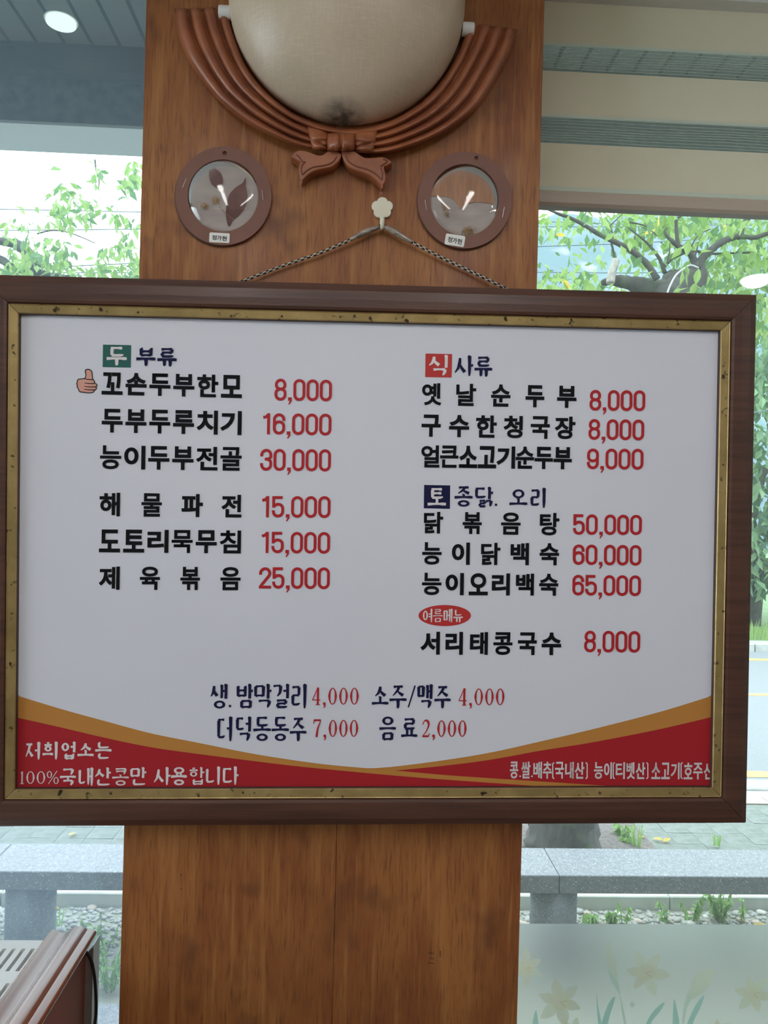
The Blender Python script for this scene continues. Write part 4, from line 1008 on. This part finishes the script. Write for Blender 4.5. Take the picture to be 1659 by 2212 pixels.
for i in range(-18, 22): 
    MB().box((i*.3+.003,6.345,GZ-.012),(i*.3+.297,6.50,GZ+.006)).build('edging_stone', tact, pavement)
MB().box((-14,6.505,GZ-.012),(14,6.655,GZ+.001)).build('edging_strip', conc, pavement)
# bed edging behind the bench
bedk = empty('bed_edging', (0,4.65,GZ), 'low pale concrete edging between the pebble bed and the paving', 'edging')
for i in range(-7, 8): MB().box((i*1.0+.003,4.60,GZ-.05),(i*1.0+.997,4.74,GZ+.086)).build('edging_stone', mat('light_edging_concrete', (.62,.65,.60), .85, var=(.50,.53,.48), vscale=(6,6,6), detail=5), bedk, bevel=.006, seg=1)
soil = mat('gravel_soil', (.34,.34,.29), .95, var=(.22,.23,.18), vscale=(12,12,12), detail=5)
bed = struct('trim_6', MB().box((-9,WY+.1,GZ-.05),(9,4.599,GZ)), soil)
peb = [mat('pebble_white', (.62,.61,.56), .8), mat('pebble_grey', (.38,.39,.37), .8), mat('pebble_tan', (.45,.38,.32), .8)]
def pebble_mesh(seed):
    rn = random.Random(seed); bm = bmesh.new(); bmesh.ops.create_icosphere(bm, subdivisions=1, radius=1)
    for v in bm.verts: v.co *= rn.uniform(.85,1.12)
    me = bpy.data.meshes.new('stone'); bm.to_mesh(me); bm.free(); me.shade_smooth(); return me
pms = []
for i in range(6): me = pebble_mesh(i); me.materials.append(peb[i % 3]); pms.append(me)
for i in range(220):
    if i % 5 < 2: x, y = R0.uniform(1.05,3.4), R0.uniform(4.28,4.585)
    else: x, y = R0.uniform(-2.75,-1.45), R0.uniform(3.5,4.585)
    r = R0.uniform(.014,.034); o = bpy.data.objects.new('stone', pms[i % 6]); C.objects.link(o); o.parent = bed
    o.location = (x, y, GZ+r*.25); o.scale = (r*R0.uniform(1,1.5), r, r*.6); o.rotation_euler = (0,0,R0.uniform(0,6.3))
m = MB(); ico = pebble_mesh(50)
iv = [v.co.copy() for v in ico.vertices]; if_ = [tuple(p.vertices) for p in ico.polygons]
for i in range(5200):
    if R0.random() < .72: x, y = (R0.uniform(.9,3.6), R0.uniform(4.2,4.59)) if R0.random() < .35 else (R0.uniform(-2.9,-1.2), R0.uniform(3.0,4.59))
    else: x, y = R0.uniform(-4,5), R0.uniform(1.6,4.58)
    r = R0.uniform(.008,.02); a = R0.uniform(0,6.3); m.add([(x+(v.x*math.cos(a)*1.3-v.y*math.sin(a))*r, y+(v.x*math.sin(a)*1.3+v.y*math.cos(a))*r, GZ+r*.2+v.z*r*.6) for v in iv], if_)
o = m.build('gravel', peb[1], bed, True); o['kind'] = 'stuff'
# ------------------------------------------------------------------ stone bench
gran_top = mat('grey_granite', (.235,.25,.275), .55, var=(.165,.18,.20), vscale=(45,45,45), detail=6, spots=[((.14,.15,.17), (170,170,170), .60,.66), ((.7,.73,.76), (150,150,150), .64,.70)], bump=.15, bscale=300)
BT_Z = EYE.z-1.93; YF, YK = 4.09, 4.43
jx = PG(1217,1905,BT_Z).x
bench = empty('stone_bench', (jx,(YF+YK)/2,GZ), 'long grey granite bench of slabs on round stone legs outside the window', 'bench')
SLB = 1.52
ang = 0.0045
for i in range(-3, 3):
    MB().box((jx+i*SLB+.002,YF,BT_Z-.098),(jx+(i+1)*SLB-.002,YK,BT_Z)).build('slab', gran_top, bench, bevel=.004, seg=1)
lgx = PG(1196,1944,BT_Z-.098).x-.01
ll = [P(1195,1960,YF+.13).x, P(67,1960,YF+.13).x]; ll += [(ll[0]+ll[1])/2, ll[0]+1.52, ll[0]+3.04, ll[1]-1.52]
for xx in ll:
    MB().tube([(xx,YF+.13,GZ-.04),(xx,YF+.13,BT_Z-.0985)], .128, 28).build('leg', gran_top, bench, True).data.shade_smooth()
q0, q1 = PG(190,2176,GZ+.03), PG(262,2176,GZ+.03)
blk = MB().box((q0.x-.08,q0.y-.45,GZ-.03),(q1.x+.35,q0.y,GZ+.05)).build('stepping_stone', gran_top, None, bevel=.006)
tag(blk, 'pale granite block lying in the pebbles below the left window', 'stone block')
# ------------------------------------------------------------------ plants
lf_cols = [mat('leaf_green_a', (.20,.34,.085), .5, trans=.5), mat('leaf_green_b', (.29,.43,.13), .5, trans=.5), mat('leaf_green_c', (.12,.24,.09), .5, trans=.45), mat('leaf_yellow', (.75,.55,.10), .5, trans=.5)]
bark = mat('grey_brown_bark', (.07,.066,.06), .9, var=(.038,.036,.032), vscale=(30,30,8), detail=6, bump=1, bscale=60, spots=[((.08,.12,.05), (6,6,6), .58,.75)])
bark_l = mat('pale_dead_bark', (.42,.40,.36), .9, var=(.28,.26,.23), vscale=(30,30,30), detail=5)
def leaf_geo(L, W, rn):
    c = rn.uniform(-.15,.25)*L
    return [(0,0,0),(W*.36,L*.25,.05*L),(W*.5,L*.52,.07*L-c*.3),(W*.28,L*.8,.04*L-c*.6),(0,L,-c),(-W*.28,L*.8,.04*L-c*.6),(-W*.5,L*.52,.07*L-c*.3),(-W*.36,L*.25,.05*L),(0,L*.5,-c*.25)], [(0,1,8,7),(1,2,8),(8,6,7),(2,3,8),(3,4,8),(4,5,8),(5,6,8)]
leaf_meshes = []
for i in range(8):
    v, f = leaf_geo(1, .52, random.Random(i)); me = bpy.data.meshes.new('leaf'); me.from_pydata(v, [], f); me.materials.append(lf_cols[[0,1,0,2,1,0,1,3][i]]); leaf_meshes.append(me)
def leafmat(p, rn, L, droop=.6):
    e = Euler((rn.uniform(-1.9,-.1), rn.uniform(-.7,.7), rn.uniform(0,6.3))); return Matrix.Translation(p) @ e.to_matrix().to_4x4() @ Matrix.Scale(L, 4)
def leafcloud(name, pts, L, m, parent, rn, jit=.4):
    mb = MB(); base = [(0,0,0),(.24,.45,.05),(0,1,-.08),(-.24,.45,.05)]
    for p in pts:
        M_ = leafmat(Vector(p), rn, L*rn.uniform(1-jit, 1+jit)); mb.add([tuple(M_ @ Vector(q)) for q in base], [(0,1,2,3)])
    o = mb.build(name, m, parent); o['kind'] = 'stuff'; return o
def limb(t, pxs, y, w0, w1, m=None, name='branch', dy=0):
    n = len(pxs); pts = catmull([tuple(P(a, b, y+dy*i/max(1, n-1))) for i, (a, b) in enumerate(pxs)], 5); k = len(pts)
    return MB().tube(pts, [(w0+(w1-w0)*i/(k-1))/2/F*y for i in range(k)], 9, .12, R0).build(name, m or bark, t, True)
TY = 5.35
base = PG(1213,1836,GZ); base.y = TY
tree = empty('cherry_tree', (base.x,TY,GZ), 'tree with thick mossy trunk and spreading branches, seen in the right window', 'tree')
tp = [(1213,1850),(1216,1800),(1225,1700),(1255,1500),(1300,1250),(1350,1000),(1400,800),(1440,700),(1462,640),(1480,610)]
pts = catmull([tuple(P(a, b, TY)) for a, b in tp], 6); k = len(pts)
m = MB().tube(pts, [(.30-.05*min(1, i/6)-.11*i/k) if i > 2 else .33-.02*i for i in range(k)], 22, .09, R0); m.build('trunk', bark, tree, True)
limb(tree, [(1470,660),(1430,632),(1400,622),(1360,612),(1325,606),(1300,612)], TY-.05, 60, 12)
limb(tree, [(1440,660),(1470,628),(1500,602),(1506,580),(1503,562)], TY-.08, 90, 20)
limb(tree, [(1420,604),(1403,577),(1380,553),(1353.6,535.5),(1324.7,521),(1295.7,506.5),(1259.6,485),(1230.6,470),(1201.7,460),(1160,440)], TY-.15, 15, 5)
limb(tree, [(1503,575),(1494,552),(1475,538),(1459,527),(1444,513),(1436,501),(1441,490)], TY-.1, 17, 3)
limb(tree, [(1466,533),(1462,510),(1461,487),(1462,474),(1473,463),(1490,440),(1500,380)], TY-.1, 9, 5)
limb(tree, [(1505,580),(1520,555),(1533,543),(1548,530.5),(1569,518),(1587,512),(1600,507),(1603,493),(1612,476),(1622,466),(1650,420)], TY-.12, 19, 8)
limb(tree, [(1592,512),(1608,511),(1631,513),(1650,507),(1680,498)], TY-.12, 12, 9)
limb(tree, [(1436,590),(1428,565),(1415.6,546),(1400,527),(1384,513),(1355,490)], TY, 10, 2)
limb(tree, [(1430,580),(1451,559),(1473,548),(1500,542),(1535,548),(1600,546),(1640,545)], TY+.1, 9, 4)
for l_ in ([(1324,520),(1322,500),(1318,488),(1328,478),(1345,462)], [(1373,545),(1371,520),(1373,500)], [(1487,545),(1500,520),(1512,505),(1535,495)], [(1500,560),(1508,530),(1515,515)], [(1440,570),(1446,545),(1447,525)], [(1360,480),(1385,485),(1400,492),(1420,510)]):
    limb(tree, l_, TY-.1, 4, 2)
limb(tree, [(1318,612),(1322,590),(1328,572),(1331,560)], TY-.12, 20, 16, bark_l, 'dead_stub'); limb(tree, [(1329,565),(1326,550),(1323,535),(1320,526)], TY-.1, 6, 4, bark, 'dead_stub')
cabl = MB().tube(catmull([tuple(P(a, b, TY-.42)) for a, b in ((1438,650),(1444,626),(1459,596),(1478,580),(1492,573),(1509,579))], 5), .006, 6).build('tie_cable', mat('grey_cable', (.5,.52,.55), .5), tree, True)
rn = random.Random(11)
clus = [(1190,485,35,28,26,1),(1230,600,70,26,60,.2),(1260,620,90,18,60,.3),(1215,500,30,18,12,1),(1290,470,70,14,26,1),(1400,480,70,22,60,1),(1355,510,40,25,22,1),(1395,565,45,30,28,1),(1520,480,130,30,150,1),(1560,560,110,50,170,1),(1440,500,60,40,40,1),(1630,600,60,50,110,1),(1560,610,110,30,110,1),(1650,540,50,60,80,1),(1340,470,50,16,20,1),(1500,630,60,20,24,1)]
ind = 0; far = [[], [], []]
mid_pts = []
for cx_, cy_, rx_, ry_, n_, w_ in clus:
    for i in range(n_):
        a = rn.uniform(0,6.283); r = math.sqrt(rn.random()); x = cx_+rx_*r*math.cos(a); y = cy_+ry_*r*math.sin(a); dep = rn.uniform(4.7,4.95) if rn.random() < .14 else rn.uniform(5.25,6.3)
        p = P(x, y, dep)
        if ind < 290 and i % 3 == 0 and y < 650:
            o = bpy.data.objects.new('leaf', leaf_meshes[rn.randrange(7) if rn.random() > .05 else 7]); C.objects.link(o); o.parent = tree; o.matrix_parent_inverse = tree.matrix_world.inverted()
            o.matrix_world = leafmat(p, rn, rn.uniform(.06,.105)); ind += 1
        else: far[rn.randrange(3)].append(tuple(p))
for i in range(5200):          # the rest of the crown, above and around what the window shows
    a = rn.uniform(0,6.283); b = rn.gauss(0,1); cr = Vector((base.x+.9+rn.gauss(0,1.5), TY+rn.gauss(0,.8), EYE.z+2.0+abs(rn.gauss(.9,.7))))
    far[i % 3].append(tuple(cr))
for i in range(430):
    x = rn.uniform(1500,1900); y = rn.uniform(455,655); far[i % 3].append(tuple(P(x, y, rn.uniform(5.4,6.8))))
for i in range(150):
    x = rn.uniform(1628,1760); y = rn.uniform(640,740); far[i % 3].append(tuple(P(x, y, rn.uniform(4.5,5.8))))
for i in range(3): leafcloud('foliage', far[i], .085, lf_cols[i], tree, rn)
# second tree, left window
T2 = 6.4
tree2 = empty('cherry_tree', (P(-200,1000,T2).x,T2,GZ), 'pale backlit tree with drooping leafy twigs, seen in the left window', 'tree')
pts = catmull([tuple(P(a, b, T2)) for a, b in ((-230,1750),(-220,1400),(-180,1000),(-90,760),(0,640))], 6); MB().tube(pts, [.2-.06*i/len(pts) for i in range(len(pts))], 14, .08, R0).build('trunk', bark, tree2, True)
limb(tree2, [(-30,660),(40,600),(70,580),(60,548),(40,530),(10,522),(-40,515)], T2-.05, 40, 14); limb(tree2, [(-30,560),(0,560),(40,585),(80,590),(150,600)], T2, 20, 10)
limb(tree2, [(80,505),(110,498),(140,500),(170,510),(205,525)], T2-.1, 3.5, 2); limb(tree2, [(205,345),(208,370),(214,390),(212,410)], T2-.1, 4, 2); limb(tree2, [(60,575),(140,600),(250,610),(330,600),(420,600)], T2, 8, 4)
cl2 = [(140,420,34,30,40),(165,455,45,28,60),(130,470,35,22,30),(60,470,60,30,16),(30,500,40,25,24),(90,545,80,35,130),(30,580,45,20,70),(165,590,60,20,60),(255,560,50,40,120),(280,500,22,35,26),(295,370,22,26,34),(270,400,24,30,22),(210,390,10,45,14),(245,470,22,16,16),(215,440,40,14,14),(120,560,30,16,30),(300,590,30,16,40)]
far2 = [[], [], []]; ind = 0
for cx_, cy_, rx_, ry_, n_ in cl2:
    for i in range(n_):
        a = rn.uniform(0,6.283); r = math.sqrt(rn.random()); p = P(cx_+rx_*r*math.cos(a), cy_+ry_*r*math.sin(a), rn.uniform(5.6,7))
        if i % 4 == 0:
            o = bpy.data.objects.new('leaf', leaf_meshes[rn.choice([0,1,3,5])]); C.objects.link(o); o.parent = tree2; o.matrix_parent_inverse = tree2.matrix_world.inverted(); o.matrix_world = leafmat(p, rn, rn.uniform(.07,.10))
        else: far2[rn.randrange(3)].append(tuple(p))
for i in range(900):
    x = rn.uniform(-700,-20); y = rn.uniform(340,640); far2[i % 3].append(tuple(P(x, y, rn.uniform(5.6,7.6))))
for i in range(900):
    x = rn.uniform(-100,760); y = rn.uniform(600,720); far2[i % 3].append(tuple(P(x, y, rn.uniform(5.6,7.6))))
for i in range(3): leafcloud('foliage', far2[i], .085, lf_cols[i], tree2, rn)
# overhead wires
for i, (a, b) in enumerate((((900,541),(1800,500)), ((900,586),(1800,582)), ((900,489),(1800,480)), ((900,470),(1800,488)), ((1500,915),(1800,850)))):
    wy = 8.5+i*.3; p, q = P(*a, wy), P(*b, wy); e = (q-p)*1.6
    wr = MB().tube([p-e, p, p*.5+q*.5-Vector((0,0,.03)), q, q+e], .007, 5).build('power_line', mat('wire_dark', (.10,.14,.16), .6), None, True)
    tag(wr, ['overhead wire crossing behind the tree branches, the thickest middle one', 'overhead wire low behind the stub of the tree', 'overhead wire high behind the tree branches', 'topmost overhead wire just below the blind rail', 'overhead wire seen beside the right edge of the menu board'][i], 'wire', 'power lines')
# roadside trees beyond the road
leaf_far = [mat('far_leaf_a', (.15,.26,.13), .7, trans=.35), mat('far_leaf_b', (.22,.34,.18), .7, trans=.35), mat('far_leaf_c', (.10,.19,.12), .7, trans=.3)]
pos = [(8.9,16.6,1.9,'bushy green tree across the road, filling the strip right of the menu board'),(15.4,17.6,1.9,'bushy green tree across the road, beyond the right edge of the window view'),(2.6,17.2,1.7,'bushy green tree across the road, hidden behind the menu board')]
for i, (x, y, s, lab) in enumerate(pos):
    t = empty('roadside_tree', (x,y,GZ), lab, 'tree', 'trees across the road')
    MB().tube([(x,y,GZ),(x+.1,y,GZ+1.2),(x-.1,y,GZ+2.4),(x+.2,y,GZ+3.6)], [.16,.13,.1,.05], 8, .1, R0).build('trunk', bark, t, True)
    pts = [[], [], []]
    for k in range(6500 if i < 1 else 4500):
        d_ = Vector((rn.gauss(0,1),rn.gauss(0,1),rn.gauss(0,1))).normalized(); r = rn.uniform(.55,1)**.5; lump = 1+.25*mnoise.noise(d_*2.3+Vector((i,0,0)))
        p = Vector((x,y,GZ+1.95*s))+Vector((d_.x*1.5*s, d_.y*1.1*s, d_.z*1.5*s))*r*lump
        if p.z > GZ+.1: pts[0 if d_.z > -.1 and rn.random() < .6 else rn.randrange(3)].append(tuple(p))
    for k in range(3): leafcloud('foliage', pts[k], .30, leaf_far[k], t, rn)
verge = struct('trim_7', MB().box((-60,14.3,GZ-.2),(60,60,GZ+.1)), grass_g)
m = MB()
for i in range(2200):
    x = rn.uniform(5,13) if rn.random() < .7 else rn.uniform(-14,5); y = rn.uniform(14.35,15.6); h = rn.uniform(.12,.4); a = rn.uniform(0,3.14); dx, dy = math.cos(a)*.012, math.sin(a)*.012
    m.add([(x-dx,y-dy,GZ+.08),(x+dx,y+dy,GZ+.08),(x+rn.uniform(-.08,.08),y+rn.uniform(-.08,.08),GZ+.1+h)], [(0,1,2)])
o = m.build('grass', lf_cols[1], verge); o['kind'] = 'stuff'
# mountain
mtm = mat('hazy_wooded_mountain', (.095,.135,.168), .95, var=(.078,.135,.138), vscale=(.09,.09,.12), detail=8, spots=[((.21,.22,.26), (.16,.16,.045), .60,.70)])  # aerial haze is put into the colour of the slopes
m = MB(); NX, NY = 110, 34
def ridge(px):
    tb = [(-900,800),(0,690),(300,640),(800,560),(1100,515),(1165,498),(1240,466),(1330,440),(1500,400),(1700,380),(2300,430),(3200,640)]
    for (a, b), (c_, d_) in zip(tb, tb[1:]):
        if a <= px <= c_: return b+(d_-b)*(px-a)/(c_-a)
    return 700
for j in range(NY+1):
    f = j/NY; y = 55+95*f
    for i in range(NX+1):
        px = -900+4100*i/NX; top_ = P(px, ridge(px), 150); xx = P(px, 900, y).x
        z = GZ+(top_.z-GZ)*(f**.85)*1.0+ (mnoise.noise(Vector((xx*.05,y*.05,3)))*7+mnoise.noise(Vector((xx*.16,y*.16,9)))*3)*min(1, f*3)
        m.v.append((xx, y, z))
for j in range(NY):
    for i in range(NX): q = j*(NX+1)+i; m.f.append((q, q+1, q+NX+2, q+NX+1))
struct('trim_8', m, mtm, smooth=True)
# tree pit soil and weeds
pit = MB(); q = base; NP = 18
for j in range(NP+1):
    for i in range(NP+1):
        u, v = i/NP*2-1, j/NP*2-1; r = max(abs(u), abs(v))
        pit.v.append((q.x+.08+u*.62, TY+.12+v*.5, GZ+.004+(1-r)*.10+.03*mnoise.noise(Vector((u*4,v*4,0)))*(1-r)))
for j in range(NP):
    for i in range(NP): k = j*(NP+1)+i; pit.f.append((k, k+1, k+NP+2, k+NP+1))
struct('trim_9', pit, mat('dark_soil', (.10,.085,.08), .95, var=(.17,.15,.14), vscale=(40,40,40), detail=6), smooth=True)
def weed(x, y, h, n, kind, label, z=None):
    wm = mat('weed_green', (.27,.46,.13), .5, trans=.45); t = empty('weed', (x,y,GZ), label, 'plant'); rn_ = random.Random(int(x*100+y*10)); st = MB(); lv = MB()
    z = GZ if z is None else z
    for s_ in range(n):
        a = rn_.uniform(0,6.28); ln = rn_.uniform(.5,1)*h; bx, by = x+math.cos(a)*.02, y+math.sin(a)*.02; tx, ty = x+math.cos(a)*ln*.45, y+math.sin(a)*ln*.3
        if kind == 'grass':
            w_ = Vector((-math.sin(a),math.cos(a),0))*.004
            p0, p1, p2 = Vector((bx,by,z)), Vector(((bx+tx)/2,(by+ty)/2,z+ln*.8)), Vector((tx,ty,z+ln*.75)); lv.add([p0-w_,p0+w_,p1+w_,p2,p1-w_], [(0,1,2,4),(4,2,3)])
        else:
            pp = [Vector((bx,by,z)), Vector(((bx*1.2+tx*.8)/2,(by+ty)/2,z+ln*.55)), Vector((tx,ty,z+ln))]; st.tube(pp, [.0025,.002,.001], 5)
            for k in range(13):
                f = .2+.8*k/12; p = pp[1].lerp(pp[2], (f-.5)*2) if f > .5 else pp[0].lerp(pp[1], f*2)
                M_ = leafmat(p, rn_, rn_.uniform(.026,.046)*(1.5 if kind == 'broad' else 1)); vv, ff = leaf_geo(1, .45, rn_); lv.add([tuple(M_ @ Vector(q_)) for q_ in vv], ff)
    if st.v: st.build('stem', lf_cols[2], t, True)
    o = lv.build('foliage', wm, t); o['kind'] = 'stuff'
for px, py, h, n, kind, lab in [
    (1350,1994,.15,2,'leafy','small upright leafy weed under the bench, just right of its round leg'),
    (1440,1992,.13,3,'leafy','thin dark green weed in the pebbles under the bench'),
    (1490,1990,.17,5,'leafy','dark leafy weed beside the big bright weed under the bench'),
    (1555,1990,.22,16,'leafy','large bright green bushy weed in the pebbles under the bench'),
    (1612,1992,.13,2,'leafy','small weed at the right end of the pebble strip'),
    (1275,1996,.07,6,'broad','low broad-leaved weed right of the round bench leg'),
    (1325,1996,.09,7,'leafy','low leafy tuft between the bench leg and the tall weed'),
    (128,2005,.16,7,'grass','grass tuft right of the left bench leg'),
    (215,2090,.26,12,'leafy','green bushy weed in pebbles below the left window'),
    (236,2140,.26,12,'leafy','nearest bushy weed behind the black cable'),
    (-22,2040,.09,8,'leafy','weed left of the left bench leg, at the edge of the view'),
    (205,2130,.14,8,'grass','grass tuft beside the pale granite block')]:
    q = PG(px, py, GZ); weed(q.x, q.y, h, n, kind, lab)
for px, py, h, n, kind, lab in [(1375,1838,.24,16,'grass','bright grass clump at the foot of the tree trunk'), (1347,1815,.14,5,'broad','broad-leaved weed beside the grass at the foot of the tree'),
    (1548,1832,.13,14,'grass','grass tuft growing between the pavers'), (1120,1866,.09,7,'grass','grass blades left of the tree trunk'), (1352,1830,.08,8,'leafy','low weed on the soil right of the trunk')]:
    q = PG(px, py, GZ); weed(q.x, q.y, h, n, kind, lab, GZ+.01)
# fallen leaves by the trunk
for i, (px, py, lab) in enumerate([(1340,1793,'yellow fallen leaf farthest left right of the tree foot'),(1356,1802,'yellow fallen leaf on the soil touching the bright grass clump'),(1388,1803,'yellow fallen leaf right behind the bright grass clump'),
    (1410,1808,'yellow fallen leaf on the pavers right of the grass clump'),(1432,1816,'yellow fallen leaf farthest out on the pavers'),(1397,1836,'yellow fallen leaf close behind the bench slab'),
    (130,1960,'yellow fallen leaf right of the left bench leg, under the bench'),(165,1796,'yellow fallen leaf on the pavers in the left window'),(1626,1993,'yellow fallen leaf on the pebbles at the far right')]):
    q = PG(px, py, GZ+.02); o = bpy.data.objects.new('fallen_leaf', leaf_meshes[7]); C.objects.link(o)
    o.location = (q.x, q.y, GZ+.012); o.scale = (.08,.08,.08); o.rotation_euler = (.12, .1, i*1.3)
    tag(o, lab, 'leaf', 'fallen yellow leaves')
